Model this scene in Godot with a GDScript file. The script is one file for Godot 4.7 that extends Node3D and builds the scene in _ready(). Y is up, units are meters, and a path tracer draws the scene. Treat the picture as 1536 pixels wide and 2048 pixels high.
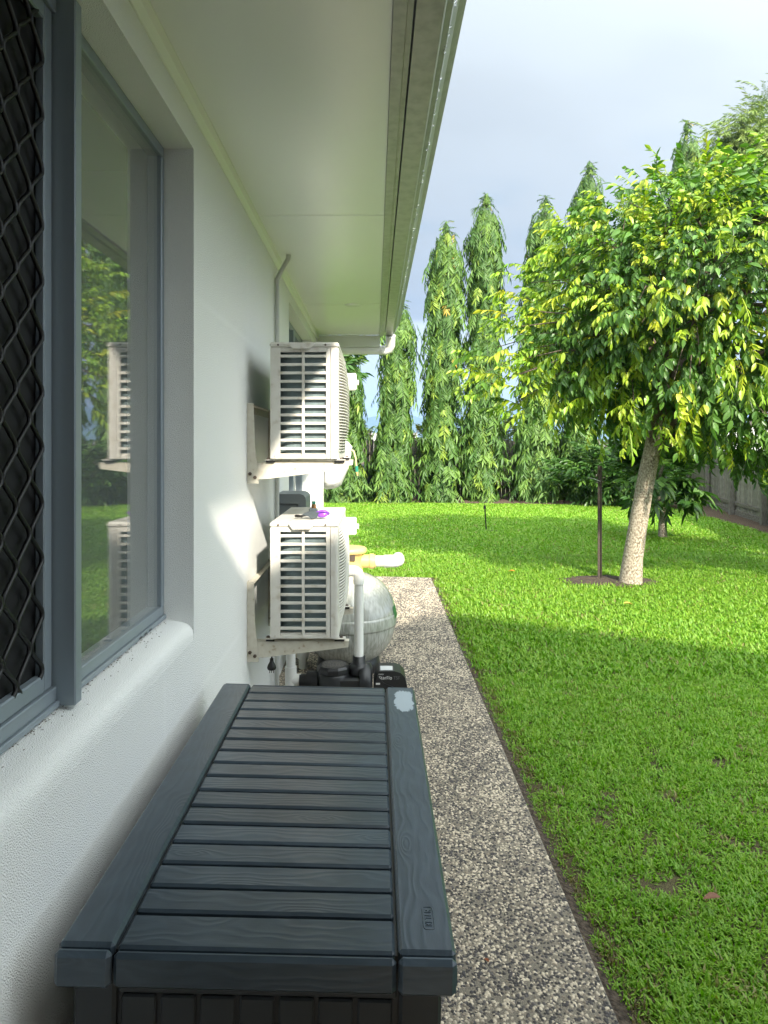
extends Node3D
# Side yard of a house: eave and wall on one side, lawn, column trees and fence on the other.
const EYE := 1.48
const F := 1420.0          # focal length in photograph pixels; vanishing point of the wall at pixel (750, 890)
var R := RandomNumberGenerator.new()
var mats := {}
var taken := {}

func P(px: float, py: float, d: float) -> Vector3:
	return Vector3((px - 750.0) / F * d, EYE + (890.0 - py) / F * d, -d)
func rr(a: float, b: float) -> float: return R.randf_range(a, b)

# ---------- mesh helpers ----------
func S(smooth := false) -> SurfaceTool:
	var st := SurfaceTool.new()
	st.begin(Mesh.PRIMITIVE_TRIANGLES)
	st.set_smooth_group(0 if smooth else -1)
	return st
func tri(st: SurfaceTool, a: Vector3, b: Vector3, c: Vector3) -> void:
	st.add_vertex(a); st.add_vertex(b); st.add_vertex(c)
func quad(st: SurfaceTool, a: Vector3, b: Vector3, c: Vector3, d: Vector3) -> void:
	tri(st, a, b, c); tri(st, a, c, d)
func oquad(st: SurfaceTool, o: Vector3, a: Vector3, b: Vector3, c: Vector3, d: Vector3) -> void:
	# facing away from o (clockwise seen from outside)
	if (b - a).cross(c - a).dot((a + b + c + d) * 0.25 - o) > 0.0: quad(st, d, c, b, a)
	else: quad(st, a, b, c, d)
func otri(st: SurfaceTool, o: Vector3, a: Vector3, b: Vector3, c: Vector3) -> void:
	if (b - a).cross(c - a).dot((a + b + c) / 3.0 - o) > 0.0: tri(st, c, b, a)
	else: tri(st, a, b, c)
func cbox(st: SurfaceTool, lo: Vector3, hi: Vector3, ch := 0.003, xf := Transform3D()) -> void:
	var o := (lo + hi) * 0.5
	var h := (hi - lo) * 0.5
	var c: float = minf(ch, minf(h.x, minf(h.y, h.z)) * 0.8)
	st.set_smooth_group(-1)
	var O := xf * o
	var v := {}
	for sx in [-1, 1]:
		for sy in [-1, 1]:
			for sz in [-1, 1]:
				var q := Vector3(sx * h.x, sy * h.y, sz * h.z)
				v[[sx, sy, sz, 0]] = xf * (o + q - Vector3(0, sy * c, sz * c))
				v[[sx, sy, sz, 1]] = xf * (o + q - Vector3(sx * c, 0, sz * c))
				v[[sx, sy, sz, 2]] = xf * (o + q - Vector3(sx * c, sy * c, 0))
				if c > 0.0: otri(st, O, v[[sx, sy, sz, 0]], v[[sx, sy, sz, 1]], v[[sx, sy, sz, 2]])
	for s in [-1, 1]:
		oquad(st, O, v[[s, -1, -1, 0]], v[[s, 1, -1, 0]], v[[s, 1, 1, 0]], v[[s, -1, 1, 0]])
		oquad(st, O, v[[-1, s, -1, 1]], v[[1, s, -1, 1]], v[[1, s, 1, 1]], v[[-1, s, 1, 1]])
		oquad(st, O, v[[-1, -1, s, 2]], v[[1, -1, s, 2]], v[[1, 1, s, 2]], v[[-1, 1, s, 2]])
		if c > 0.0:
			for t in [-1, 1]:
				oquad(st, O, v[[s, t, -1, 0]], v[[s, t, 1, 0]], v[[s, t, 1, 1]], v[[s, t, -1, 1]])
				oquad(st, O, v[[s, -1, t, 0]], v[[s, 1, t, 0]], v[[s, 1, t, 2]], v[[s, -1, t, 2]])
				oquad(st, O, v[[-1, s, t, 1]], v[[1, s, t, 1]], v[[1, s, t, 2]], v[[-1, s, t, 2]])
func tube(st: SurfaceTool, pts: Array, rad, n := 10, cap := true) -> void:
	var rings := []
	var up := Vector3(0.31, 0.9, 0.27)
	for i in pts.size():
		var a: Vector3 = pts[maxi(i - 1, 0)]
		var b: Vector3 = pts[mini(i + 1, pts.size() - 1)]
		var t := (b - a).normalized()
		var u := (up - t * up.dot(t)).normalized()
		if absf(up.dot(t)) > 0.98 * up.length(): u = t.cross(Vector3(1, 0.2, 0)).normalized()
		var w := t.cross(u)
		up = u
		var r: float = rad[i] if rad is Array else rad
		var ring := []
		for k in n:
			var g := TAU * k / n
			ring.append(pts[i] + (u * cos(g) + w * sin(g)) * r)
		rings.append(ring)
	st.set_smooth_group(1)
	for i in pts.size() - 1:
		for k in n:
			var k2 := (k + 1) % n
			quad(st, rings[i][k], rings[i][k2], rings[i + 1][k2], rings[i + 1][k])
	if cap:
		st.set_smooth_group(-1)
		for k in range(1, n - 1):
			tri(st, rings[0][0], rings[0][k + 1], rings[0][k])
			tri(st, rings[-1][0], rings[-1][k], rings[-1][k + 1])
func lathe(st: SurfaceTool, prof: Array, n: int, xf := Transform3D(), sharp := false) -> void:
	st.set_smooth_group(-1 if sharp else 2)
	for i in prof.size() - 1:
		for k in n:
			var a := TAU * k / n
			var b := TAU * (k + 1) / n
			var p: Vector2 = prof[i]
			var q: Vector2 = prof[i + 1]
			var v0 := xf * Vector3(p.x * cos(a), p.y, p.x * sin(a))
			var v1 := xf * Vector3(p.x * cos(b), p.y, p.x * sin(b))
			var v2 := xf * Vector3(q.x * cos(b), q.y, q.x * sin(b))
			var v3 := xf * Vector3(q.x * cos(a), q.y, q.x * sin(a))
			if p.x < 1e-6: tri(st, v0, v3, v2)
			elif q.x < 1e-6: tri(st, v0, v2, v1)
			else: quad(st, v0, v3, v2, v1)
func prism(st: SurfaceTool, poly: Array, z0: float, z1: float, xf := Transform3D()) -> void:
	# polygon in x,y pushed along z
	st.set_smooth_group(-1)
	var pk := PackedVector2Array(poly)
	var ix := Geometry2D.triangulate_polygon(pk)
	var cc := Geometry2D.is_polygon_clockwise(pk)
	for i in range(0, ix.size(), 3):
		var a := pk[ix[i]]
		var b := pk[ix[i + 1]]
		var c := pk[ix[i + 2]]
		tri(st, xf * Vector3(a.x, a.y, z1), xf * Vector3(b.x, b.y, z1), xf * Vector3(c.x, c.y, z1))
		tri(st, xf * Vector3(c.x, c.y, z0), xf * Vector3(b.x, b.y, z0), xf * Vector3(a.x, a.y, z0))
	for i in pk.size():
		var a := pk[i]
		var b := pk[(i + 1) % pk.size()]
		var q := [xf * Vector3(a.x, a.y, z0), xf * Vector3(b.x, b.y, z0), xf * Vector3(b.x, b.y, z1), xf * Vector3(a.x, a.y, z1)]
		if cc: quad(st, q[0], q[1], q[2], q[3])
		else: quad(st, q[3], q[2], q[1], q[0])
func done(st: SurfaceTool) -> ArrayMesh:
	st.generate_normals()
	return st.commit()
func put(mesh: Mesh, called: String, m: Material, parent: Node = self, at := Transform3D()) -> MeshInstance3D:
	var o := MeshInstance3D.new()
	o.name = numbered(called) if parent == self else called
	o.mesh = mesh
	o.material_override = m
	o.transform = at
	parent.add_child(o, true)
	return o
func obj(st: SurfaceTool, called: String, m: Material, parent: Node = self) -> MeshInstance3D:
	return put(done(st), called, m, parent)
func numbered(called: String) -> String:
	var k: int = taken.get(called, 0)
	taken[called] = k + 1
	return called if k == 0 else "%s_%03d" % [called, k]
func thing(called: String, label: String, category: String, at := Vector3.ZERO, group := "") -> Node3D:
	var o := Node3D.new()
	o.name = numbered(called)
	add_child(o)
	o.position = at
	tag(o, label, category, group)
	return o
func tag(o: Node, label: String, category: String, group := "") -> void:
	o.set_meta("label", label)
	o.set_meta("category", category)
	if group: o.set_meta("group", group)
func structure(o: Node, label := "") -> void:
	o.set_meta("kind", "structure")
	if label: o.set_meta("label", label)
func many(called: String, mesh: Mesh, m: Material, places: Array, tints: Array, parent: Node = self) -> MultiMeshInstance3D:
	var mm := MultiMesh.new()
	mm.transform_format = MultiMesh.TRANSFORM_3D
	mm.use_colors = true
	mm.mesh = mesh
	mm.instance_count = places.size()
	for i in places.size():
		mm.set_instance_transform(i, places[i])
		mm.set_instance_color(i, tints[i])
	var o := MultiMeshInstance3D.new()
	o.name = numbered(called) if parent == self else called
	o.multimesh = mm
	o.material_override = m
	parent.add_child(o, true)
	return o

# ---------- materials ----------
func mat(r: float, g: float, b: float, rough := 0.6, metal := 0.0) -> StandardMaterial3D:
	var m := StandardMaterial3D.new()
	m.albedo_color = Color(r, g, b).linear_to_srgb()
	m.roughness = rough
	m.metallic = metal
	return m
func noise(sd: int, freq: float, oct := 4, type := FastNoiseLite.TYPE_SIMPLEX_SMOOTH) -> FastNoiseLite:
	var n := FastNoiseLite.new()
	n.seed = sd
	n.frequency = freq
	n.noise_type = type
	n.fractal_octaves = oct
	return n
func ntex(n: FastNoiseLite, size: int, cols: Array, stops: Array, normalmap := 0.0) -> NoiseTexture2D:
	var t := NoiseTexture2D.new()
	t.width = size
	t.height = size
	t.seamless = true
	t.seamless_blend_skirt = 0.2
	t.noise = n
	if normalmap > 0.0:
		t.as_normal_map = true
		t.bump_strength = normalmap
	elif cols.size():
		var g := Gradient.new()
		var cc := PackedColorArray()
		for c in cols: cc.append((c as Color).linear_to_srgb())
		g.offsets = PackedFloat32Array(stops)
		g.colors = cc
		t.color_ramp = g
	return t
func rough_tex(m: StandardMaterial3D, sd: int, freq: float, scale: float, cols: Array, stops: Array, bump := 0.0, world := true, size := 512) -> StandardMaterial3D:
	# colour grain and patches on a surface, laid on in three planes
	m.albedo_color = Color.WHITE
	m.albedo_texture = ntex(noise(sd, freq, 5), size, cols, stops)
	m.uv1_triplanar = true
	m.uv1_world_triplanar = world
	m.uv1_scale = Vector3.ONE * scale
	if bump > 0.0:
		m.heightmap_enabled = true
		m.heightmap_texture = ntex(noise(sd + 7, freq * 1.7, 4), size, [], [])
		m.heightmap_scale = bump
	return m
func leafmat(rough := 0.45, back := 0.75) -> StandardMaterial3D:
	var m := mat(1, 1, 1, rough)
	m.vertex_color_use_as_albedo = true
	m.backlight_enabled = true
	m.backlight = Color(0.80 * back, 0.95 * back, 0.35 * back)
	return m

# ---------- leaves ----------
func leaf_into(v: PackedVector3Array, nn: PackedVector3Array, cl: PackedColorArray, xf: Transform3D, L: float, W: float, droop: float, fold: float, c: Color) -> void:
	# leaf along +z of xf, midrib sagging by droop, halves lifted by fold
	var t := [0.0, 0.22, 0.5, 0.78, 1.0]
	var w := [0.0, 0.8, 1.0, 0.55, 0.0]
	var mid := []
	var lf := []
	var rt := []
	for i in 5:
		var s: float = t[i]
		var y: float = -droop * L * s * s
		mid.append(xf * Vector3(0, y, L * s))
		lf.append(xf * Vector3(-W * 0.5 * w[i], y + fold * W * w[i], L * s))
		rt.append(xf * Vector3(W * 0.5 * w[i], y + fold * W * w[i], L * s))
	var up := xf.basis.y.normalized()
	var sx := xf.basis.x.normalized()
	var tris := []
	for i in 4:
		if i == 0: tris.append_array([[mid[0], mid[1], lf[1], -1], [mid[0], rt[1], mid[1], 1]])
		elif i == 3: tris.append_array([[mid[3], mid[4], lf[3], -1], [mid[3], rt[3], mid[4], 1]])
		else: tris.append_array([[lf[i], mid[i], mid[i + 1], -1], [lf[i], mid[i + 1], lf[i + 1], -1], [mid[i], rt[i], rt[i + 1], 1], [mid[i], rt[i + 1], mid[i + 1], 1]])
	for q in tris:
		var n: Vector3 = ((q[2] - q[0]) as Vector3).cross(q[1] - q[0]).normalized()
		for k in 3:
			v.append(q[k]); nn.append(n); cl.append(c)
func leaf_mesh(v: PackedVector3Array, nn: PackedVector3Array, cl: PackedColorArray) -> ArrayMesh:
	var a := []
	a.resize(Mesh.ARRAY_MAX)
	a[Mesh.ARRAY_VERTEX] = v
	a[Mesh.ARRAY_NORMAL] = nn
	a[Mesh.ARRAY_COLOR] = cl
	var m := ArrayMesh.new()
	m.add_surface_from_arrays(Mesh.PRIMITIVE_TRIANGLES, a)
	return m
func looking(dir: Vector3, upish: Vector3) -> Basis:
	# z along dir, y as near to upish as can be
	var z := dir.normalized()
	var x := upish.cross(z)
	if x.length() < 1e-3: x = Vector3(1, 0.1, 0).cross(z)
	x = x.normalized()
	return Basis(x, z.cross(x), z)
# a drooping twig along +z (length len) with leaves to both sides; y is up
func spray(n: int, ln: float, L: float, W: float, out: float, droop: float, sag: float, seed_: int, stem: Color) -> ArrayMesh:
	var v := PackedVector3Array()
	var nn := PackedVector3Array()
	var cl := PackedColorArray()
	var g := RandomNumberGenerator.new()
	g.seed = seed_
	for i in n:
		var s := (i + 0.6) / n
		var side := -1.0 if i % 2 == 0 else 1.0
		var p := Vector3(0, -sag * ln * s * s, ln * s)
		var d := Vector3(side * out * g.randf_range(0.6, 1.3), -droop * g.randf_range(0.5, 1.4), g.randf_range(0.3, 0.8))
		if i == n - 1: d = Vector3(0.1, -droop, 1)
		var b := looking(d, Vector3(g.randf_range(-0.9, 0.9), 1, g.randf_range(-0.5, 0.5)))
		var k := g.randf_range(0.6, 1.22)
		var q := g.randf_range(0.72, 1.25)
		leaf_into(v, nn, cl, Transform3D(b, p), L * k, W * k, g.randf_range(0.1, 0.35), g.randf_range(0.05, 0.22), Color(q * g.randf_range(0.9, 1.12), q, q * 0.95))
	for i in 3:   # the stem, a three-sided rod
		var s0 := i / 3.0
		var s1 := (i + 1) / 3.0
		var a := Vector3(0, -sag * ln * s0 * s0, ln * s0)
		var b2 := Vector3(0, -sag * ln * s1 * s1, ln * s1)
		var w := 0.004
		for e in [[Vector3(-w, 0, 0), Vector3(w, 0, 0)], [Vector3(w, 0, 0), Vector3(0, -w * 1.5, 0)], [Vector3(0, -w * 1.5, 0), Vector3(-w, 0, 0)]]:
			var q4 := [a + e[0], a + e[1], b2 + e[1], b2 + e[0]]
			var n4: Vector3 = ((q4[2] - q4[0]) as Vector3).cross(q4[1] - q4[0]).normalized()
			for k in [0, 1, 2, 0, 2, 3]:
				v.append(q4[k]); nn.append(n4); cl.append(stem)
	return leaf_mesh(v, nn, cl)

# ---------- the sky ----------
func sky_texture() -> ImageTexture:
	var w := 1024
	var h := 512
	var im := Image.create(w, h, false, Image.FORMAT_RGBF)
	var n1 := noise(11, 0.55, 5)
	var n2 := noise(29, 1.6, 4)
	var sun := Vector3(0.57, 1.0, 1.5).normalized()
	for j in h:
		var th := (0.5 - (j + 0.5) / h) * PI
		var cy := sin(th)
		for i in w:
			var ph := (i + 0.5) / w * TAU      # the panorama starts at -z
			var d := Vector3(sin(ph) * cos(th), cy, -cos(ph) * cos(th))
			var y := maxf(cy, 0.0)
			var p := Vector2(d.x, d.z) / (y + 0.22)
			var a := n1.get_noise_2d(p.x * 1.1, p.y * 2.0) * 0.5 + 0.5
			var b := n2.get_noise_2d(p.x, p.y * 1.8) * 0.5 + 0.5
			var k := clampf(0.12 + (a * 0.62 + b * 0.38 - 0.30) * 2.0, 0.0, 1.0)   # thickness of the cloud sheet
			var blue := Vector3(0.54, 0.71, 0.87)
			var white := Vector3(0.74, 0.84, 0.92)
			var grey := Vector3(0.66, 0.75, 0.83)
			var c := blue.lerp(white, smoothstep(0.0, 0.45, k)).lerp(grey, smoothstep(0.5, 1.0, k) * 0.75)
			c = c.lerp(Vector3(0.60, 0.71, 0.84), 0.55 * exp(-y * 7.0))
			var gl := maxf(d.dot(sun), 0.0)
			var fill_glow := 7.0 * pow(0.5 + 0.5 * d.dot(sun), 2.0) + 2.0 * pow(gl, 12.0)
			c = c * 0.154 * (1.0 + 0.35 * pow(y, 1.5)) + c * Vector3(1.08, 1.0, 0.88) * 0.154 * (1.0 + 0.35 * pow(y, 1.5)) * fill_glow     # bright haze round the veiled sun, boosted behind the camera to fill the shade
			if cy < 0.0: c = Vector3(0.16, 0.2, 0.12)
			im.set_pixel(i, j, Color(c.x, c.y, c.z))
	return ImageTexture.create_from_image(im)

func _ready() -> void:
	R.seed = 4711
	# ----- camera -----
	var cam := Camera3D.new()
	cam.name = "camera"
	cam.projection = Camera3D.PROJECTION_FRUSTUM
	cam.near = 0.05
	cam.far = 9000.0
	cam.size = 2.0 * 0.05 * 1024.0 / F
	cam.frustum_offset = Vector2(18.0, -134.0) / F * 0.05
	cam.position = Vector3(0, EYE, 0)
	add_child(cam)
	cam.current = true
	# ----- sky, air and exposure -----
	var we := WorldEnvironment.new()
	we.name = "environment"
	var e := Environment.new()
	e.background_mode = Environment.BG_SKY
	var sk := Sky.new()
	var pm := PanoramaSkyMaterial.new()
	pm.panorama = sky_texture()
	sk.sky_material = pm
	e.sky = sk
	e.background_energy_multiplier = 1.0
	e.tonemap_mode = Environment.TONE_MAPPER_LINEAR
	e.tonemap_exposure = 3.75
	e.sdfgi_enabled = true
	e.ssao_enabled = true
	e.ssil_enabled = true
	e.fog_enabled = true
	e.fog_density = 0.00022
	e.fog_light_color = Color(0.62, 0.76, 0.97)
	we.environment = e
	add_child(we)
	# ----- sun: behind the camera and to the lawn side, veiled by thin cloud -----
	var sun := DirectionalLight3D.new()
	sun.name = "sun"
	sun.light_energy = 0.95
	sun.light_color = Color(1.0, 0.965, 0.90)
	sun.light_angular_distance = 1.6
	sun.shadow_enabled = true
	add_child(sun)
	sun.look_at_from_position(Vector3.ZERO, -Vector3(0.57, 1.0, 1.5), Vector3.UP)

	make_materials()
	ground()
	house()
	patio()
	units()
	pool_gear()
	storage_box()
	fences()
	column_trees()
	lawn_tree()
	other_trees()
	beyond()
	small_things()
	grass()
	pebbles()

func make_materials() -> void:
	var m := mat(0.87, 0.88, 0.86, 0.85)
	m.uv1_triplanar = true
	m.uv1_world_triplanar = true
	m.heightmap_enabled = true
	m.heightmap_texture = ntex(noise(5, 0.17, 2), 2048, [], [])
	(m.heightmap_texture as NoiseTexture2D).seamless_blend_skirt = 0.04
	m.heightmap_scale = 0.3
	mats.wall = m
	m.uv1_scale = Vector3.ONE * 0.75
	m = mat(0.85, 0.86, 0.83, 0.24)
	m.uv1_triplanar = true
	m.uv1_world_triplanar = true
	m.uv1_scale = Vector3.ONE * 1.7
	m.heightmap_enabled = true
	m.heightmap_texture = ntex(noise(8, 0.12, 3), 1024, [], [])
	m.heightmap_scale = 0.03
	mats.soffit = m
	mats.trim = mat(0.72, 0.74, 0.70, 0.35)
	m = mat(0.3, 0.32, 0.3, 0.35, 0.0)
	rough_tex(m, 9, 0.02, 1.5, [Color(0.30, 0.31, 0.285), Color(0.36, 0.37, 0.34), Color(0.40, 0.41, 0.38)], [0.2, 0.5, 0.8], 0.0)
	m.roughness = 0.32
	mats.fascia = m
	mats.gutter_end = mat(0.6, 0.6, 0.56, 0.4)
	mats.frame = mat(0.25, 0.295, 0.33, 0.36, 0.2)
	mats.frame_dark = mat(0.055, 0.07, 0.08, 0.4)
	mats.black = mat(0.007, 0.007, 0.008, 0.45)
	mats.mesh_screen = mat(0.005, 0.0055, 0.006, 0.8)
	m = mat(0.9, 1.0, 0.97, 0.02)
	m.transparency = BaseMaterial3D.TRANSPARENCY_ALPHA
	m.albedo_color.a = 0.06
	mats.glass = m
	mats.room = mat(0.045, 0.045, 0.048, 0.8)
	mats.curtain = mat(0.02, 0.022, 0.024, 0.9)
	# air conditioners: warm white painted steel, a little weathered
	m = mat(0.8, 0.78, 0.72, 0.45)
	rough_tex(m, 21, 0.014, 1.6, [Color(0.50, 0.455, 0.38), Color(0.63, 0.605, 0.55), Color(0.66, 0.64, 0.59)], [0.12, 0.38, 0.75], 0.0)
	m.roughness = 0.45
	mats.ac = m
	mats.ac_grey = mat(0.62, 0.64, 0.66, 0.5)
	m = mat(0.12, 0.17, 0.18, 0.5, 0.3)
	rough_tex(m, 23, 0.22, 5.0, [Color(0.09, 0.13, 0.145), Color(0.22, 0.29, 0.30), Color(0.45, 0.52, 0.51)], [0.25, 0.5, 0.85], 0.3)
	m.roughness = 0.5
	m.metallic = 0.3
	mats.coil = m
	m = mat(0.7, 0.66, 0.56, 0.5)
	rough_tex(m, 25, 0.02, 2.2, [Color(0.33, 0.25, 0.16), Color(0.56, 0.52, 0.43), Color(0.61, 0.575, 0.49)], [0.02, 0.25, 0.75], 0.0)
	mats.bracket = m
	mats.bolt = mat(0.12, 0.09, 0.07, 0.5, 0.5)
	mats.pvc = mat(0.80, 0.80, 0.77, 0.3)
	mats.pvc_old = mat(0.66, 0.67, 0.63, 0.4)
	mats.conduit = mat(0.52, 0.53, 0.50, 0.5)
	m = mat(0.6, 0.6, 0.55, 0.2)
	# fibreglass winding of the filter tank
	m.albedo_color = Color.WHITE
	m.albedo_texture = ntex(noise(31, 0.02, 5), 512, [Color(0.30, 0.31, 0.27), Color(0.42, 0.425, 0.385), Color(0.56, 0.565, 0.53)], [0.25, 0.5, 0.8])
	m.uv1_triplanar = true
	m.uv1_scale = Vector3(5.0, 0.9, 5.0)
	m.roughness = 0.16
	m.clearcoat_enabled = true
	m.clearcoat = 0.6
	m.clearcoat_roughness = 0.05
	mats.tank = m
	mats.yellow = mat(0.72, 0.53, 0.20, 0.4)
	mats.green_sticker = mat(0.03, 0.16, 0.06, 0.35)
	mats.pump = mat(0.016, 0.017, 0.019, 0.38)
	mats.print = mat(0.75, 0.75, 0.75, 0.5)
	mats.print_dim = mat(0.13, 0.13, 0.14, 0.5)
	mats.dust = rough_tex(mat(0.1, 0.1, 0.1, 0.9), 35, 0.06, 4.0, [Color(0.03, 0.03, 0.03), Color(0.08, 0.075, 0.07), Color(0.25, 0.24, 0.22)], [0.3, 0.55, 0.8], 0.0)
	mats.grey_box = mat(0.17, 0.19, 0.205, 0.45)
	m = mat(0.85, 0.85, 0.85, 0.6)
	m.backlight_enabled = true
	m.backlight = Color(0.5, 0.5, 0.5)
	mats.cloth = m
	mats.hose = mat(0.66, 0.55, 0.28, 0.45)
	mats.hose_green = mat(0.02, 0.22, 0.15, 0.4)
	# storage box boards
	var g := grain_images()
	mats.board = []
	mats.rail = []
	for k in 5:
		mats.board.append(board_mat(g[0], g[1], Vector3(0.37 * k, 0.21 * k, 0.43 * k), 1.0 + 0.07 * (k % 3 - 1)))
		mats.rail.append(board_mat(g[2], g[3], Vector3(0.31 * k, 0.27 * k, 0.17 * k), 1.0))
	m = mat(0.3, 0.36, 0.42, 0.3)
	mats.sheen_paint = mat(0.36, 0.42, 0.47, 0.35)  # pale colour for the sky sheen painted on the lid
	# timber
	mats.paling = []
	for k in 5:
		var t := mat(1, 1, 1, 0.9)
		var q := 0.62 + 0.13 * k
		rough_tex(t, 41 + k, 0.02, 1.0, [Color(0.115, 0.10, 0.082) * q, Color(0.22, 0.20, 0.17) * q, Color(0.31, 0.295, 0.255) * q], [0.2, 0.5, 0.8], 0.3)
		t.uv1_scale = Vector3(9.0, 0.8, 9.0)
		mats.paling.append(t)
	mats.rail_wood = rough_tex(mat(1, 1, 1, 0.9), 47, 0.03, 1.5, [Color(0.07, 0.05, 0.035), Color(0.15, 0.135, 0.115), Color(0.22, 0.21, 0.185)], [0.25, 0.5, 0.8], 0.2)
	m = rough_tex(mat(1, 1, 1, 0.9), 51, 0.035, 2.5, [Color(0.12, 0.09, 0.06), Color(0.33, 0.28, 0.21), Color(0.55, 0.50, 0.41)], [0.2, 0.48, 0.75], 0.9)
	m.uv1_scale = Vector3(2.6, 1.7, 2.6)
	mats.bark = m
	mats.bark_dark = rough_tex(mat(1, 1, 1, 0.9), 53, 0.04, 2.0, [Color(0.05, 0.035, 0.025), Color(0.12, 0.09, 0.065), Color(0.2, 0.16, 0.12)], [0.2, 0.5, 0.8], 0.6)
	mats.leaf = leafmat(0.42, 0.85)
	mats.leaf_soft = leafmat(0.55, 0.65)
	mats.grass = leafmat(0.42, 0.95)
	mats.soil = rough_tex(mat(1, 1, 1, 0.95), 61, 0.05, 1.5, [Color(0.025, 0.017, 0.012), Color(0.06, 0.043, 0.03), Color(0.11, 0.082, 0.06)], [0.25, 0.5, 0.8], 1.0)
	mats.mulch = rough_tex(mat(1, 1, 1, 0.95), 63, 0.07, 1.2, [Color(0.035, 0.022, 0.015), Color(0.09, 0.058, 0.038), Color(0.18, 0.125, 0.085)], [0.25, 0.5, 0.8], 1.2)
	mats.turf = rough_tex(mat(1, 1, 1, 0.95), 65, 0.11, 2.6, [Color(0.06, 0.042, 0.026), Color(0.12, 0.09, 0.045), Color(0.17, 0.19, 0.06)], [0.25, 0.5, 0.75], 1.0)
	mats.concrete = rough_tex(mat(1, 1, 1, 0.85), 67, 0.09, 3.0, [Color(0.14, 0.12, 0.095), Color(0.27, 0.235, 0.185), Color(0.40, 0.355, 0.28)], [0.3, 0.5, 0.75], 0.3, true, 1024)
	mats.body = mat(0.022, 0.026, 0.03, 0.45)  # same plastic as the lid, its shade put into a darker colour
	mats.crumbs = mat(0.17, 0.13, 0.09, 0.9)
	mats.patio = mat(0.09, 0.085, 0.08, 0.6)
	mats.slab = mat(0.3, 0.29, 0.27, 0.8)
	mats.rust = rough_tex(mat(1, 1, 1, 0.8), 71, 0.05, 3.0, [Color(0.025, 0.018, 0.014), Color(0.055, 0.04, 0.03), Color(0.10, 0.078, 0.062)], [0.25, 0.5, 0.8], 0.1)

func board_mat(color: ImageTexture, height: ImageTexture, off: Vector3, q: float) -> StandardMaterial3D:
	var m := mat(1, 1, 1, 0.29)
	m.albedo_color = Color(q, q, q)
	m.albedo_texture = color
	m.uv1_triplanar = true
	m.uv1_scale = Vector3.ONE * 1.9
	m.uv1_offset = off
	m.heightmap_enabled = true
	m.heightmap_texture = height
	m.heightmap_scale = 0.045
	return m
# wood grain moulded into dark plastic: grain along u, and the same turned
func grain_images() -> Array:
	var w := 512
	var n := noise(77, 1.0, 3)
	var knots := []
	var g := RandomNumberGenerator.new()
	g.seed = 5
	for k in 9: knots.append(Vector3(g.randf(), g.randf(), g.randf_range(0.02, 0.05)))
	var ca := Image.create(w, w, false, Image.FORMAT_RGB8)
	var ha := Image.create(w, w, false, Image.FORMAT_L8)
	var cb := Image.create(w, w, false, Image.FORMAT_RGB8)
	var hb := Image.create(w, w, false, Image.FORMAT_L8)
	for j in w:
		for i in w:
			var u := float(i) / w
			var v := float(j) / w
			# wrap by walking circles in noise space
			var x := cos(u * TAU) * 0.32
			var y := sin(u * TAU) * 0.32
			var f := n.get_noise_3d(x, y, cos(v * TAU) * 1.3) + n.get_noise_3d(x + 9.0, y, sin(v * TAU) * 1.3)
			var bend := 0.0
			for kk in knots:
				var k: Vector3 = kk
				var du := (fposmod(u - k.x + 0.5, 1.0) - 0.5) * 0.33
				var dv := fposmod(v - k.y + 0.5, 1.0) - 0.5
				bend += exp(-(du * du + dv * dv) / (k.z * k.z)) * 2.2
			var s := v * 26.0 + f * 1.15 + bend * 1.3
			var line := 0.5 + 0.5 * sin(s * TAU)
			line = pow(line, 1.6)
			var fine := n.get_noise_2d(u * 14.0, v * 210.0) * 0.5 + 0.5
			var hh := clampf(0.25 + 0.6 * line + 0.2 * (fine - 0.5), 0.0, 1.0)
			var worn := clampf(0.5 + 0.5 * n.get_noise_2d(x * 3.0 + 31.0, y * 3.0 + v * 5.0), 0.0, 1.0)
			var q := 0.82 + 0.12 * line + 0.3 * (worn - 0.5) + 0.16 * (fine - 0.5)
			var c := Color(0.050 * q, 0.071 * q, 0.092 * q).linear_to_srgb()
			ca.set_pixel(i, j, c)
			cb.set_pixel(j, i, c)
			ha.set_pixel(i, j, Color(hh, hh, hh))
			hb.set_pixel(j, i, Color(hh, hh, hh))
	return [ImageTexture.create_from_image(ca), ImageTexture.create_from_image(ha), ImageTexture.create_from_image(cb), ImageTexture.create_from_image(hb)]

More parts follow.
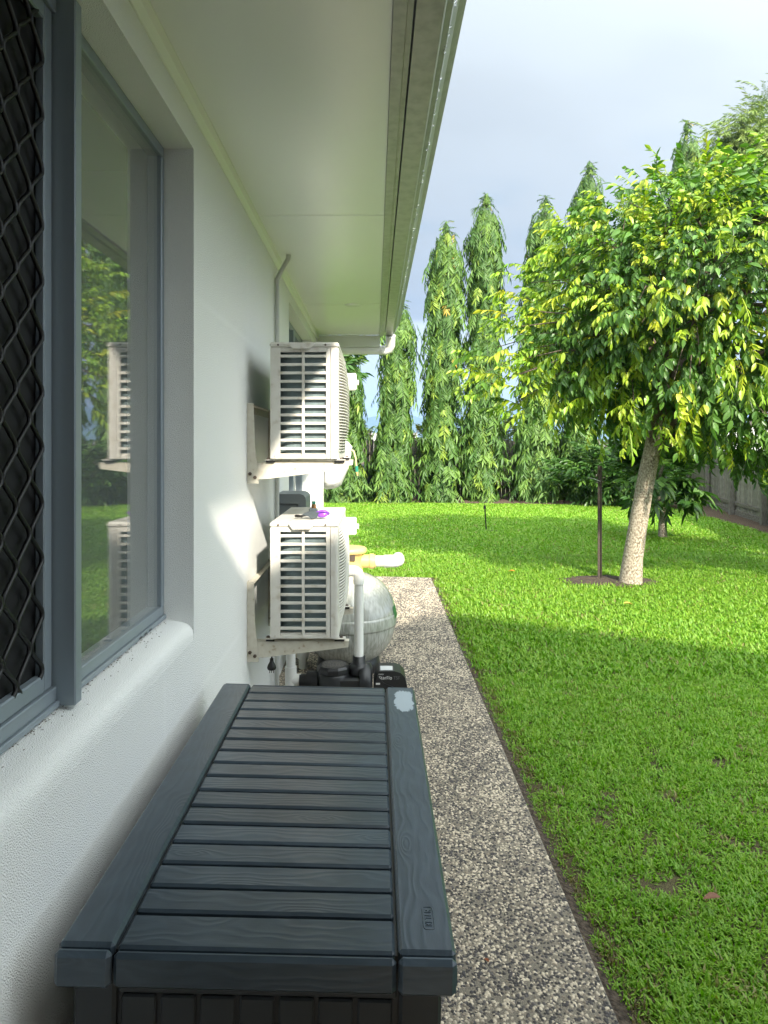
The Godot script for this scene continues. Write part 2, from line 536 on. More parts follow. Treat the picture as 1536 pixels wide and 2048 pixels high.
# ---------- ground ----------
func path_y(x: float) -> float: return 0.030 - 0.030 * (x + 0.6) / 1.226
func ground() -> void:
	var st := S()
	var B := 5000.0
	quad(st, Vector3(-B, -0.05, -B), Vector3(B, -0.05, -B), Vector3(B, -0.05, B), Vector3(-B, -0.05, B))
	var o := obj(st, "ground", mats.turf)
	structure(o)
	st = S()
	var n := noise(91, 0.35, 3)
	for i in 40:
		for j in 60:
			var q := []
			for k in [[0, 0], [1, 0], [1, 1], [0, 1]]:
				var x: float = -9.0 + (i + k[0]) * 0.5
				var z: float = 6.0 - (j + k[1]) * 0.45
				q.append(Vector3(x, -0.028 + n.get_noise_2d(x, z) * 0.012, z))
			quad(st, q[0], q[3], q[2], q[1])
	o = obj(st, "lawn", mats.turf)
	structure(o)
	# aggregate path along the wall
	st = S()
	var xs := [-0.6, 0.626]
	var z0 := 6.0
	var z1 := -7.93
	var c := 0.006
	quad(st, Vector3(xs[0], path_y(xs[0]), z1), Vector3(xs[1] - c, path_y(xs[1]), z1 + c), Vector3(xs[1] - c, path_y(xs[1]), z0), Vector3(xs[0], path_y(xs[0]), z0))
	quad(st, Vector3(xs[1] - c, path_y(xs[1]), z1 + c), Vector3(xs[1], -c, z1), Vector3(xs[1], -c, z0), Vector3(xs[1] - c, path_y(xs[1]), z0))
	quad(st, Vector3(xs[1], -c, z1), Vector3(xs[1], -0.12, z1), Vector3(xs[1], -0.12, z0), Vector3(xs[1], -c, z0))
	quad(st, Vector3(xs[0], path_y(xs[0]), z1), Vector3(xs[0], -0.12, z1), Vector3(xs[1], -0.12, z1), Vector3(xs[1] - c, path_y(xs[1]), z1 + c))
	o = obj(st, "path", mats.concrete)
	structure(o)
	st = S()
	for k in 90:
		var q := []
		for j in [k, k + 1]:
			var z: float = 0.4 - j * 0.094
			q.append(Vector3(0.6265, -0.012, z))
			q.append(Vector3(0.641 + 0.016 * n.get_noise_2d(z * 9.0, 5.0) + 0.012 * n.get_noise_2d(z * 60.0, 9.0), -0.014, z))
			q.append(Vector3(0.74, -0.05, z))
		quad(st, q[0], q[1], q[4], q[3])
		quad(st, q[1], q[2], q[5], q[4])
	structure(obj(st, "soil_strip", mats.soil), "strip of bare brown soil between path and grass")
	# planting bed in front of the back fence and along the side fence
	st = S()
	var front := [Vector2(-3.5, -18.2), Vector2(0.0, -18.35), Vector2(3.0, -18.0), Vector2(5.5, -17.5), Vector2(6.9, -16.6), Vector2(6.85, -14.0), Vector2(6.45, -11.0), Vector2(6.0, -8.0)]
	var back := [Vector2(-3.5, -20.0), Vector2(0.0, -20.0), Vector2(3.0, -20.0), Vector2(5.5, -20.0), Vector2(8.6, -20.0), Vector2(7.6, -14.0), Vector2(7.1, -11.0), Vector2(6.7, -8.0)]
	for i in front.size() - 1:
		for k in 8:
			var a: Vector2 = front[i].lerp(front[i + 1], k / 8.0)
			var b: Vector2 = front[i].lerp(front[i + 1], (k + 1) / 8.0)
			var a2: Vector2 = back[i].lerp(back[i + 1], k / 8.0)
			var b2: Vector2 = back[i].lerp(back[i + 1], (k + 1) / 8.0)
			a += Vector2(n.get_noise_2d(a.x * 9, a.y * 9), n.get_noise_2d(a.y * 9, a.x * 9)) * 0.1
			b += Vector2(n.get_noise_2d(b.x * 9, b.y * 9), n.get_noise_2d(b.y * 9, b.x * 9)) * 0.1
			var am := a.lerp(a2, 0.25)
			var bm := b.lerp(b2, 0.25)
			quad(st, Vector3(a.x, -0.012, a.y), Vector3(am.x, 0.04, am.y), Vector3(bm.x, 0.04, bm.y), Vector3(b.x, -0.012, b.y))
			quad(st, Vector3(am.x, 0.04, am.y), Vector3(a2.x, 0.05, a2.y), Vector3(b2.x, 0.05, b2.y), Vector3(bm.x, 0.04, bm.y))
	o = obj(st, "planting_bed", mats.mulch)
	structure(o, "brown mulch bed along the timber fences")

# ---------- the house ----------
func house() -> void:
	var H := thing("house", "white rendered house wall with wide eave and aluminium windows", "house", Vector3(-0.6, 0, -1.3))
	var o := -H.position
	var T := Transform3D(Basis(), o)
	var W := -0.6
	var st := S()
	# wall round two openings: window z 0.3..-2.35, door z -4.95..-6.75
	cbox(st, Vector3(-0.82, -0.1, -2.35), Vector3(W, 0.835, 4.7), 0.0, T)
	cbox(st, Vector3(-0.82, 2.46, -2.35), Vector3(W, 2.625, 4.7), 0.0, T)
	cbox(st, Vector3(-0.82, 0.835, 0.3), Vector3(W, 2.46, 4.7), 0.0, T)
	cbox(st, Vector3(-0.82, -0.1, -4.95), Vector3(W, 2.625, -2.35), 0.0, T)
	cbox(st, Vector3(-0.82, 2.48, -6.75), Vector3(W, 2.625, -4.95), 0.0, T)
	cbox(st, Vector3(-0.82, -0.1, -6.75), Vector3(W, 0.06, -4.95), 0.0, T)
	cbox(st, Vector3(-0.82, -0.1, -7.35), Vector3(W, 2.625, -6.75), 0.0, T)
	obj(st, "wall", mats.wall, H)
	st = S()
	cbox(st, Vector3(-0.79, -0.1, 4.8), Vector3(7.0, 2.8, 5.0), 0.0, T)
	cbox(st, Vector3(5.62, -0.1, 0.5), Vector3(5.8, 2.74, 4.79), 0.0, T)  # unseen side wall, added to keep light off the box front
	obj(st, "rear_and_added_wall", mats.patio, H)
	# rounded rendered sill under the window
	st = S(true)
	var pr := [Vector2(-0.80, 0.907), Vector2(-0.70, 0.903), Vector2(-0.650, 0.896), Vector2(-0.628, 0.891), Vector2(-0.614, 0.883), Vector2(-0.605, 0.870), Vector2(-0.6005, 0.852), Vector2(-0.6005, 0.80)]
	for i in pr.size() - 1:
		for k in 20:
			var za := lerpf(0.3, -2.35, k / 20.0)
			var zb := lerpf(0.3, -2.35, (k + 1) / 20.0)
			quad(st, T * Vector3(pr[i].x, pr[i].y, za), T * Vector3(pr[i].x, pr[i].y, zb), T * Vector3(pr[i + 1].x, pr[i + 1].y, zb), T * Vector3(pr[i + 1].x, pr[i + 1].y, za))
	obj(st, "window_sill", mats.wall, H)
	# room behind the openings
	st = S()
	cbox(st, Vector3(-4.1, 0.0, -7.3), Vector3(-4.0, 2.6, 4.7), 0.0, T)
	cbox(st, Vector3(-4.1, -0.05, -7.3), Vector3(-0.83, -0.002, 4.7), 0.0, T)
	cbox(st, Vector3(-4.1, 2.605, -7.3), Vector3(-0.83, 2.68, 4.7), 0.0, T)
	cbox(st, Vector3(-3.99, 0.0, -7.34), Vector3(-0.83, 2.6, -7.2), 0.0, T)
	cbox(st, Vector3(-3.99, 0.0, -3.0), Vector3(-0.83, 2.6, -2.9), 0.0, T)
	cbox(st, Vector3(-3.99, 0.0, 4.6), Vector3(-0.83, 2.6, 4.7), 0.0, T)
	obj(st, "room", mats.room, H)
	# eave lining sheets
	var cuts := [4.7, 1.9, -1.29, -3.49, -5.69, -7.3]
	for i in cuts.size() - 1:
		st = S()
		cbox(st, Vector3(-0.6, 2.61, cuts[i + 1] + 0.003), Vector3(0.046, 2.617, cuts[i] - 0.003), 0.0015, T)
		obj(st, "eave_sheet", mats.soffit, H)
	st = S()
	cbox(st, Vector3(-0.6, 2.618, -7.3), Vector3(0.05, 2.63, 4.7), 0.0, T)
	prism(st, [Vector2(0.09, 2.72), Vector2(-4.2, 4.45), Vector2(-4.2, 4.51), Vector2(0.09, 2.78)], -7.4, 4.7, T)
	obj(st, "roof", mats.fascia, H)
	st = S()
	prism(st, [Vector2(-0.6, 2.561), Vector2(-0.594, 2.561), Vector2(-0.578, 2.578), Vector2(-0.573, 2.604), Vector2(-0.573, 2.6095), Vector2(-0.6, 2.6095)], -7.3, 4.7, T)
	obj(st, "cornice", mats.soffit, H)
	# steel fascia, joined at 4.6 m
	for z in [[4.7, -4.1], [-4.103, -7.3]]:
		st = S()
		prism(st, [Vector2(0.047, 2.598), Vector2(0.082, 2.598), Vector2(0.084, 2.606), Vector2(0.100, 2.606), Vector2(0.100, 2.79), Vector2(0.09, 2.79), Vector2(0.047, 2.612)], z[1], z[0], T)
		obj(st, "fascia", mats.fascia, H)
	# quad gutter, open at the top
	st = S(true)
	var gp := [Vector2(0.106, 2.79), Vector2(0.106, 2.603), Vector2(0.178, 2.600), Vector2(0.181, 2.604), Vector2(0.187, 2.628), Vector2(0.206, 2.640), Vector2(0.214, 2.67), Vector2(0.232, 2.700), Vector2(0.246, 2.712), Vector2(0.256, 2.722), Vector2(0.258, 2.734), Vector2(0.250, 2.742), Vector2(0.238, 2.738)]
	var inn := []
	for i in range(gp.size() - 1, -1, -1): inn.append((gp[i] as Vector2) + Vector2(0.0015 if i < 2 else -0.0012, 0.0015))
	prism(st, gp + inn, -7.3, 4.7, T)
	var gu := obj(st, "gutter", mats.fascia, H)
	st = S()
	prism(st, [Vector2(0.108, 2.606), Vector2(0.18, 2.604), Vector2(0.206, 2.642), Vector2(0.252, 2.725), Vector2(0.108, 2.725)], -7.304, -7.3005, T)
	obj(st, "end_cap", mats.gutter_end, gu)
	st = S()
	for k in 90:   # drops hanging under the gutter's lip
		var z := -1.7 - 3.8 * pow(R.randf(), 1.3)
		var p := Vector3(rr(0.20, 0.214), rr(2.632, 2.655), z)
		lathe(st, [Vector2(0, 0.004), Vector2(0.003, 0.001), Vector2(0.0032, -0.002), Vector2(0, -0.006)], 6, Transform3D(Basis(), p + o))
	var wd := mat(0.95, 0.97, 1.0, 0.02)
	wd.refraction_enabled = true
	wd.refraction_scale = 0.033
	wd.albedo_color.a = 0.1
	var dr := obj(st, "water_drops", wd, gu)
	dr.set_meta("kind", "stuff")
	# board closing the eave at the far corner
	st = S()
	cbox(st, Vector3(-0.598, 2.49, -7.33), Vector3(0.05, 2.609, -7.302), 0.002, T)
	obj(st, "eave_end_board", mats.trim, H)
	# round vent plug in the eave lining
	st = S()
	var vp := P(706, 610, 1.13 * F / 280.0)
	lathe(st, [Vector2(0.0, 2.6065), Vector2(0.064, 2.6065), Vector2(0.068, 2.6098)], 24, Transform3D(Basis(), Vector3(vp.x, 0, vp.z) + o))
	obj(st, "vent_plug", mats.soffit, H)
	window_unit(H, T)
	far_door(H, T)

func window_unit(H: Node3D, T: Transform3D) -> void:
	var wn := Node3D.new()
	wn.name = "window"
	H.add_child(wn, true)
	var st := S()
	cbox(st, Vector3(-0.745, 0.907, -2.35), Vector3(-0.690, 0.921, 0.3), 0.002, T)      # outer sub sill
	cbox(st, Vector3(-0.745, 0.921, -2.345), Vector3(-0.697, 0.952, 0.3), 0.002, T)
	cbox(st, Vector3(-0.745, 2.425, -2.345), Vector3(-0.697, 2.46, 0.3), 0.002, T)
	cbox(st, Vector3(-0.745, 0.952, -2.349), Vector3(-0.697, 2.425, -2.318), 0.002, T)
	obj(st, "frame", mats.frame, wn)
	for k in 3:
		st = S()
		cbox(st, Vector3(-0.6895, 0.910, -2.10 - k * 0.045), Vector3(-0.6885, 0.915, -2.08 - k * 0.045), 0.0, T)
		obj(st, "drain_slot", mats.black, wn)
	st = S()
	cbox(st, Vector3(-0.75, 0.909, -1.587), Vector3(-0.655, 2.459, -1.553), 0.003, T)
	obj(st, "mullion", mats.frame, wn)
	st = S()
	cbox(st, Vector3(-0.710, 0.95, -2.3185), Vector3(-0.705, 2.426, -1.587), 0.0, T)
	obj(st, "glass_pane", mats.glass, wn)
	# security screen: frame, black diamond grille, insect mesh
	var sc := Node3D.new()
	sc.name = "security_screen"
	H.add_child(sc, true)
	st = S()
	cbox(st, Vector3(-0.725, 0.953, -1.548), Vector3(-0.704, 2.424, -1.512), 0.003, T)
	cbox(st, Vector3(-0.725, 0.953, -1.512), Vector3(-0.704, 0.99, 0.3), 0.003, T)
	cbox(st, Vector3(-0.725, 2.388, -1.512), Vector3(-0.704, 2.424, 0.3), 0.003, T)
	obj(st, "frame", mats.frame, sc)
	st = S()
	var per := 0.118
	for k in 30:
		var zc := -1.485 + k * 0.055
		var pts := []
		var y := 0.985
		while y < 2.395:
			var ph := fposmod(y / per + (0.5 if k % 2 else 0.0), 1.0)
			var w := clampf((absf(ph - 0.5) * 4.0 - 1.0) * 1.35, -1.0, 1.0)
			pts.append(T * Vector3(-0.708, y, minf(zc + w * 0.0245, 0.3)))
			y += per / 12.0
		tube(st, pts, 0.0052, 5)
	obj(st, "grille", mats.black, sc)
	st = S()
	cbox(st, Vector3(-0.728, 0.98, -1.52), Vector3(-0.7265, 2.40, 0.3), 0.0, T)
	obj(st, "insect_mesh", mats.mesh_screen, sc)

func far_door(H: Node3D, T: Transform3D) -> void:
	var dn := Node3D.new()
	dn.name = "sliding_door"
	H.add_child(dn, true)
	var st := S()
	cbox(st, Vector3(-0.75, 2.42, -6.745), Vector3(-0.69, 2.478, -4.955), 0.003, T)
	cbox(st, Vector3(-0.75, 0.062, -4.995), Vector3(-0.69, 2.42, -4.955), 0.003, T)
	cbox(st, Vector3(-0.75, 0.062, -6.745), Vector3(-0.69, 2.42, -6.705), 0.003, T)
	cbox(st, Vector3(-0.75, 0.062, -5.90), Vector3(-0.665, 2.42, -5.80), 0.003, T)
	cbox(st, Vector3(-0.75, 0.062, -5.80), Vector3(-0.70, 0.12, -4.995), 0.003, T)
	cbox(st, Vector3(-0.75, 0.062, -6.705), Vector3(-0.70, 0.12, -5.90), 0.003, T)
	obj(st, "frame", mats.frame, dn)
	st = S()
	cbox(st, Vector3(-0.725, 0.12, -5.80), Vector3(-0.720, 2.42, -4.995), 0.0, T)
	cbox(st, Vector3(-0.725, 0.12, -6.705), Vector3(-0.720, 2.42, -5.90), 0.0, T)
	obj(st, "glass_pane", mats.glass, dn)

func patio() -> void:
	# gable patio roof over the photographer; its shade lies on the near lawn, path and wall
	var p := thing("patio_roof", "gabled patio roof on posts standing over the terrace", "roof", Vector3(2.9, 0, 2.3))
	var T := Transform3D(Basis(), -p.position)
	var st := S()
	prism(st, [Vector2(0.32, 2.75), Vector2(2.9, 4.0), Vector2(5.48, 2.75), Vector2(5.48, 2.81), Vector2(2.9, 4.06), Vector2(0.32, 2.81)], -0.2, 4.9, T)
	obj(st, "roof_sheet", mats.patio, p)
	st = S()
	prism(st, [Vector2(0.45, 2.755), Vector2(2.9, 3.94), Vector2(5.35, 2.755)], -0.17, -0.12, T)
	obj(st, "gable_panel", mats.patio, p)
	st = S()
	cbox(st, Vector3(0.275, 2.75, -0.2), Vector3(0.315, 3.12, 4.9), 0.003, T)  # strip added to block sun between gutter and patio roof
	obj(st, "added_sun_baffle", mats.patio, p)
	for q in [Vector2(5.3, 0.0), Vector2(5.3, 4.6), Vector2(0.75, 4.6)]:
		st = S()
		cbox(st, Vector3(q.x - 0.05, -0.1, q.y - 0.05), Vector3(q.x + 0.05, 2.80, q.y + 0.05), 0.004, T)
		obj(st, "post", mats.trim, p)
	st = S()
	cbox(st, Vector3(0.634, -0.2, 0.35), Vector3(5.6, -0.002, 4.8), 0.004)
	structure(obj(st, "terrace", mats.slab))

# ---------- air conditioners and brackets ----------
func units() -> void:
	bracket(0.0, "cream steel wall bracket carrying the upper air conditioner")
	bracket(-0.836, "cream steel wall bracket carrying the lower air conditioner")
	var a := thing("air_conditioner", "upper outdoor air conditioner, shaded by the eave across its slotted side", "air conditioner", Vector3(-0.33, 1.412, -3.695), "outdoor air conditioner units on the wall")
	var H := 0.546
	var st := S()
	var xs := [-0.157, -0.1105, -0.0106, 0.0024, 0.102, 0.122]
	for k in [0, 2, 4]: cbox(st, Vector3(xs[k], 0.004, 0.385), Vector3(xs[k + 1], 0.52, 0.395), 0.0012)
	var edges := [0.52]
	edges.append_array([0.5, 0.488])
	for i in 12: edges.append_array([0.475 - 0.0391 * i, 0.449 - 0.0391 * i])
	edges.append(0.004)
	for c in [[-0.1105, -0.0106], [0.0024, 0.102]]:
		for i in range(0, edges.size(), 2):
			cbox(st, Vector3(c[0], edges[i + 1], 0.3855), Vector3(c[1], edges[i], 0.3945), 0.0012)
	cbox(st, Vector3(-0.157, 0.004, 0.30), Vector3(-0.152, 0.52, 0.385), 0.001)
	obj(st, "side_panel", mats.ac, a)
	var up := Basis(Vector3(1, 0, 0), Vector3(0, 0, 1), Vector3(0, 1, 0))
	st = S()
	var cp := [Vector2(0.118, 0.374), Vector2(-0.045, 0.374)]
	for k in 9: cp.append(Vector2(-0.045, 0.28) + Vector2(-sin(k * PI / 16.0), cos(k * PI / 16.0)) * Vector2(0.1, 0.094))
	cp.append_array([Vector2(-0.145, -0.375), Vector2(-0.11, -0.375), Vector2(-0.11, 0.28), Vector2(-0.08, 0.315), Vector2(-0.045, 0.325), Vector2(0.118, 0.325)])
	prism(st, cp, 0.03, 0.515, Transform3D(up, Vector3.ZERO))
	obj(st, "condenser_coil", mats.coil, a)
	st = S()
	prism(st, [Vector2(0.1245, 0.395), Vector2(0.145, 0.395), Vector2(0.153, 0.392), Vector2(0.158, 0.386), Vector2(0.160, 0.376), Vector2(0.160, -0.395), Vector2(0.150, -0.395), Vector2(0.150, 0.37), Vector2(0.1245, 0.385)], 0.004, 0.52, Transform3D(up, Vector3.ZERO))
	obj(st, "front_panel", mats.ac, a)
	st = S()
	cbox(st, Vector3(-0.157, 0.004, -0.395), Vector3(0.149, 0.52, -0.386), 0.001)
	cbox(st, Vector3(-0.150, 0.0, -0.39), Vector3(0.152, 0.028, 0.384), 0.002)
	cbox(st, Vector3(-0.10, 0.03, -0.38), Vector3(-0.095, 0.515, 0.25), 0.0)
	obj(st, "casing", mats.ac, a)
	st = S()
	cbox(st, Vector3(-0.160, 0.5205, -0.399), Vector3(0.1625, H, 0.399), 0.008)
	for x in [-0.06, 0.04, 0.115]: cbox(st, Vector3(x - 0.004, H - 0.001, -0.37), Vector3(x + 0.004, H + 0.0015, 0.36), 0.001)
	var top := obj(st, "top_cover", mats.ac, a)
	st = S()
	prism(st, [Vector2(-0.070, 0.541), Vector2(-0.062, 0.528), Vector2(-0.052, 0.514), Vector2(0.028, 0.514), Vector2(0.042, 0.528), Vector2(0.052, 0.541)], 0.398, 0.414)
	obj(st, "handle", mats.ac, top)
	for x in [-0.12, 0.10]:
		st = S()
		tube(st, [Vector3(x, 0.533, 0.397), Vector3(x, 0.533, 0.4025)], 0.005, 8)
		obj(st, "screw", mats.bolt, top)
	for x in [-0.135, 0.108]:
		st = S()
		tube(st, [Vector3(x, 0.015, 0.394), Vector3(x, 0.015, 0.398)], 0.005, 8)
		obj(st, "screw", mats.bracket, a)
	# bulging louvred fan guard on the front
	st = S(true)
	for i in 34:
		var y := 0.035 + i * 0.0142
		var e := 1.0 - pow(absf(y - 0.27) / 0.25, 3.0)
		var prev := []
		for j in 19:
			var z := lerpf(0.345, -0.345, j / 18.0)
			var q := 1.0 - pow(absf(z) / 0.345, 4.0)
			var x := 0.161 + 0.032 * maxf(e, 0.0) * q
			var ring := [Vector3(x - 0.012, y, z), Vector3(x, y + 0.001, z), Vector3(x, y + 0.006, z), Vector3(x - 0.012, y + 0.007, z)]
			if j > 0:
				for k in 4: quad(st, prev[k], prev[(k + 1) % 4], ring[(k + 1) % 4], ring[k])
			prev = ring
	obj(st, "fan_guard", mats.ac, a)
	for z in [0.36, -0.30]:
		for s in [-1, 1]:
			st = S()
			cbox(st, Vector3(0.135 if s > 0 else -0.185, -0.004, z - 0.022), Vector3(0.192 if s > 0 else -0.135, 0.0, z + 0.022), 0.001)
			var ft := obj(st, "foot", mats.ac, a)
			st = S()
			cbox(st, Vector3(0.14 if s > 0 else -0.18, -0.014, z - 0.02), Vector3(0.187 if s > 0 else -0.14, -0.0042, z + 0.02), 0.002)
			obj(st, "rubber_pad", mats.black, ft)
			st = S()
			lathe(st, [Vector2(0, 0.008), Vector2(0.006, 0.008), Vector2(0.009, 0.002), Vector2(0.009, 0.0002)], 6, Transform3D(Basis(), Vector3(0.172 * s, 0, z)), true)
			obj(st, "bolt", mats.bolt, ft)
	st = S()
	cbox(st, Vector3(0.09, 0.385, -0.47), Vector3(0.222, 0.482, -0.3965), 0.006)
	var iso := obj(st, "isolator_box", mats.pvc, a)
	st = S()
	tube(st, [Vector3(0.222, 0.43, -0.435), Vector3(0.236, 0.43, -0.435)], 0.016, 12)
	obj(st, "knob", mats.pvc, iso)
	var b := a.duplicate()
	b.name = numbered("air_conditioner")
	add_child(b)
	b.position = Vector3(-0.33, 0.576, -3.695)
	tag(b, "lower outdoor air conditioner, sunlit, with goggles lying on its top", "air conditioner", "outdoor air conditioner units on the wall")

func bracket(dy: float, label: String) -> void:
	var b := thing("wall_bracket", label, "bracket", Vector3(-0.6, 1.30 + dy, -3.66), "steel brackets of the air conditioners")
	var T := Transform3D(Basis(), Vector3(0.6, -1.30, 3.66))
	for z in [-3.325, -3.985]:
		var st := S()
		prism(st, [Vector2(-0.597, 1.30), Vector2(-0.545, 1.30), Vector2(-0.548, 1.36), Vector2(-0.562, 1.48), Vector2(-0.568, 1.675), Vector2(-0.597, 1.675)], z - 0.0015, z + 0.0015, T)
		cbox(st, Vector3(-0.599, 1.30, z - 0.042), Vector3(-0.5965, 1.675, z + 0.0015), 0.0005, T)
		obj(st, "upright", mats.bracket, b)
		st = S()
		prism(st, [Vector2(-0.57, 1.318), Vector2(-0.50, 1.322), Vector2(-0.125, 1.368), Vector2(-0.122, 1.3945), Vector2(-0.57, 1.3945)], z - 0.006, z - 0.003, T)
		cbox(st, Vector3(-0.56, 1.395, z - 0.044), Vector3(-0.122, 1.3975, z - 0.003), 0.0008, T)
		obj(st, "arm", mats.bracket, b)
		for q in [Vector2(-0.585, 1.345), Vector2(-0.562, 1.328)]:
			st = S()
			lathe(st, [Vector2(0.0, 0.008), Vector2(0.007, 0.008), Vector2(0.009, 0.004), Vector2(0.009, 0.0)], 6, T * Transform3D(Basis(Vector3.RIGHT, PI / 2), Vector3(q.x, q.y, z + 0.0016)), true)
			obj(st, "bolt", mats.bolt, b)
	var s2 := S()
	cbox(s2, Vector3(-0.5955, 1.630, -3.94), Vector3(-0.592, 1.668, -3.33), 0.0005, T)
	cbox(s2, Vector3(-0.592, 1.664, -3.94), Vector3(-0.566, 1.668, -3.33), 0.0005, T)
	obj(s2, "cross_rail", mats.bracket, b)

# ---------- pool filter, pump and pipes ----------
func pool_gear() -> void:
	var g0 := path_y(-0.17)
	var t := thing("filter_tank", "bulging pale fibreglass pool sand filter with yellow valve on top", "pool filter", Vector3(-0.173, g0, -4.65))
	var st := S()
	lathe(st, [Vector2(0, 0.0), Vector2(0.20, 0.0), Vector2(0.21, 0.02), Vector2(0.195, 0.10), Vector2(0.17, 0.115)], 32)
	obj(st, "base", mats.pump, t)
	st = S()
	var pf := []
	for k in 25:
		var a := lerpf(-PI / 2 + 0.35, PI / 2 - 0.18, k / 24.0)
		pf.append(Vector2(0.312 * pow(cos(a), 0.86), 0.335 + 0.30 * sin(a)))
	lathe(st, pf, 48)
	var body := obj(st, "tank", mats.tank, t)
	st = S()
	lathe(st, [Vector2(0.3, 0.292), Vector2(0.3135, 0.298), Vector2(0.3155, 0.31), Vector2(0.3155, 0.362), Vector2(0.3135, 0.374), Vector2(0.3, 0.38)], 48)
	obj(st, "belt", mats.tank, body)
	st = S(true)   # curved green sticker on the lawn side
	for i in 4:
		for j in 4:
			var q := []
			for k in [[0, 0], [1, 0], [1, 1], [0, 1]]:
				var an: float = -0.1 + 0.11 * (i + k[0])
				var yy: float = 0.345 + 0.019 * (j + k[1])
				var s := (yy - 0.335) / 0.30
				var r := maxf(0.312 * pow(cos(asin(s)), 0.86), 0.3156) + 0.0012
				if yy > 0.375: r = 0.312 * pow(cos(asin(s)), 0.86) + 0.0025
				q.append(Vector3(r * cos(an), yy, r * sin(an)))
			quad(st, q[0], q[3], q[2], q[1])
	obj(st, "sticker", mats.green_sticker, body)
	st = S()
	lathe(st, [Vector2(0.0, 0.62), Vector2(0.10, 0.625), Vector2(0.092, 0.645), Vector2(0.092, 0.752), Vector2(0.112, 0.757), Vector2(0.118, 0.765), Vector2(0.118, 0.785), Vector2(0.108, 0.792), Vector2(0.05, 0.797), Vector2(0, 0.797)], 28)
	var vb := obj(st, "valve", mats.yellow, t)
	st = S()
	tube(st, [Vector3(0.08, 0.70, 0.0), Vector3(0.178, 0.70, 0.0)], 0.043, 18)
	tube(st, [Vector3(0.138, 0.70, 0.0), Vector3(0.166, 0.70, 0.0)], 0.05, 12)
	obj(st, "union", mats.yellow, vb)
	st = S()
	pass
	st = S()
	lathe(st, [Vector2(0, 0.85), Vector2(0.018, 0.846), Vector2(0.027, 0.83), Vector2(0.024, 0.812), Vector2(0.015, 0.806), Vector2(0.014, 0.79), Vector2(0, 0.79)], 12, Transform3D(Basis(Vector3(0.3, 0, 1).normalized(), 0.25), Vector3(0.016, -0.0, 0.0)))
	obj(st, "handle_knob", mats.pump, vb)
	st = S()
	cbox(st, Vector3(0.012, 0.715, 0.09), Vector3(0.045, 0.755, 0.1), 0.003)
	obj(st, "clip", mats.bolt, vb)
	st = S()
	tube(st, [Vector3(0.178, 0.70, 0), Vector3(0.255, 0.70, 0)], 0.036, 18)
	tube(st, [Vector3(0.235, 0.70, 0), Vector3(0.29, 0.70, 0), Vector3(0.312, 0.70, -0.01), Vector3(0.325, 0.70, -0.03), Vector3(0.328, 0.70, -0.06), Vector3(0.328, 0.70, -0.12)], 0.041, 18)
	obj(st, "waste_pipe", mats.pvc, t)

	# pump
	var gp := path_y(-0.1)
	var p := thing("pool_pump", "black pool pump with clear-topped strainer and boxy motor cover", "pump", Vector3(-0.10, gp, -4.05))
	st = S()
	cbox(st, Vector3(-0.25, 0.0, -0.10), Vector3(0.28, 0.03, 0.10), 0.006)
	obj(st, "foot_plate", mats.pump, p)
	st = S()
	lathe(st, [Vector2(0, 0.03), Vector2(0.09, 0.03), Vector2(0.095, 0.06), Vector2(0.095, 0.16), Vector2(0.085, 0.175), Vector2(0, 0.175)], 20, Transform3D(Basis(), Vector3(-0.135, 0, 0)))
	cbox(st, Vector3(-0.12, 0.03, -0.08), Vector3(0.055, 0.155, 0.085), 0.012)
	lathe(st, [Vector2(0, -0.03), Vector2(0.10, -0.03), Vector2(0.105, -0.02), Vector2(0.105, 0.03), Vector2(0.08, 0.045), Vector2(0, 0.045)], 22, Transform3D(Basis(Vector3(0, 0, 1), -PI / 2), Vector3(0.04, 0.115, 0)))
	var pb := obj(st, "strainer_housing", mats.pump, p)
	st = S()
	lathe(st, [Vector2(0.0, 0.176), Vector2(0.098, 0.176), Vector2(0.098, 0.20), Vector2(0.088, 0.213), Vector2(0.0, 0.213)], 10, Transform3D(Basis(), Vector3(-0.135, 0, 0)), true)
	var ld := obj(st, "lid", mats.pump, pb)
	st = S()
	lathe(st, [Vector2(0.0, 0.2145), Vector2(0.068, 0.2145), Vector2(0.07, 0.2132)], 20, Transform3D(Basis(), Vector3(-0.135, 0, 0)))
	obj(st, "dusty_window", mats.dust, ld)
	st = S()
	for a in [[-0.31, 0.036], [-0.285, 0.05], [-0.235, 0.05]]: pass
	tube(st, [Vector3(-0.33, 0.12, 0), Vector3(-0.285, 0.12, 0)], 0.037, 14)
	tube(st, [Vector3(-0.289, 0.12, 0), Vector3(-0.225, 0.12, 0)], 0.052, 12)
	obj(st, "inlet_union", mats.pump, p)
	st = S()
	prism(st, [Vector2(0.09, 0.03), Vector2(0.282, 0.03), Vector2(0.282, 0.10), Vector2(0.268, 0.16), Vector2(0.245, 0.185), Vector2(0.21, 0.195), Vector2(0.125, 0.195), Vector2(0.112, 0.185), Vector2(0.092, 0.12)], -0.085, 0.075)
	var mo := obj(st, "motor_cover", mats.pump, p)
	st = S()
	prism(st, [Vector2(0.10, 0.035), Vector2(0.23, 0.035), Vector2(0.225, 0.08), Vector2(0.20, 0.11), Vector2(0.15, 0.13), Vector2(0.112, 0.175), Vector2(0.10, 0.12)], 0.0755, 0.08)
	obj(st, "side_cover", mats.pump, mo)
	text_on("StarFlo", 0.024, mats.print, mo, Transform3D(Basis(), Vector3(0.158, 0.158, 0.0755)), 0.0012)
	text_on("TSF", 0.024, mats.print_dim, mo, Transform3D(Basis(), Vector3(0.222, 0.158, 0.0755)), 0.0012)
	text_on("DAVEY", 0.010, mats.print, mo, Transform3D(Basis(), Vector3(0.134, 0.178, 0.0755)), 0.0012)
	st = S()
	cbox(st, Vector3(0.13, 0.1952, -0.02), Vector3(0.20, 0.1962, 0.055), 0.0)
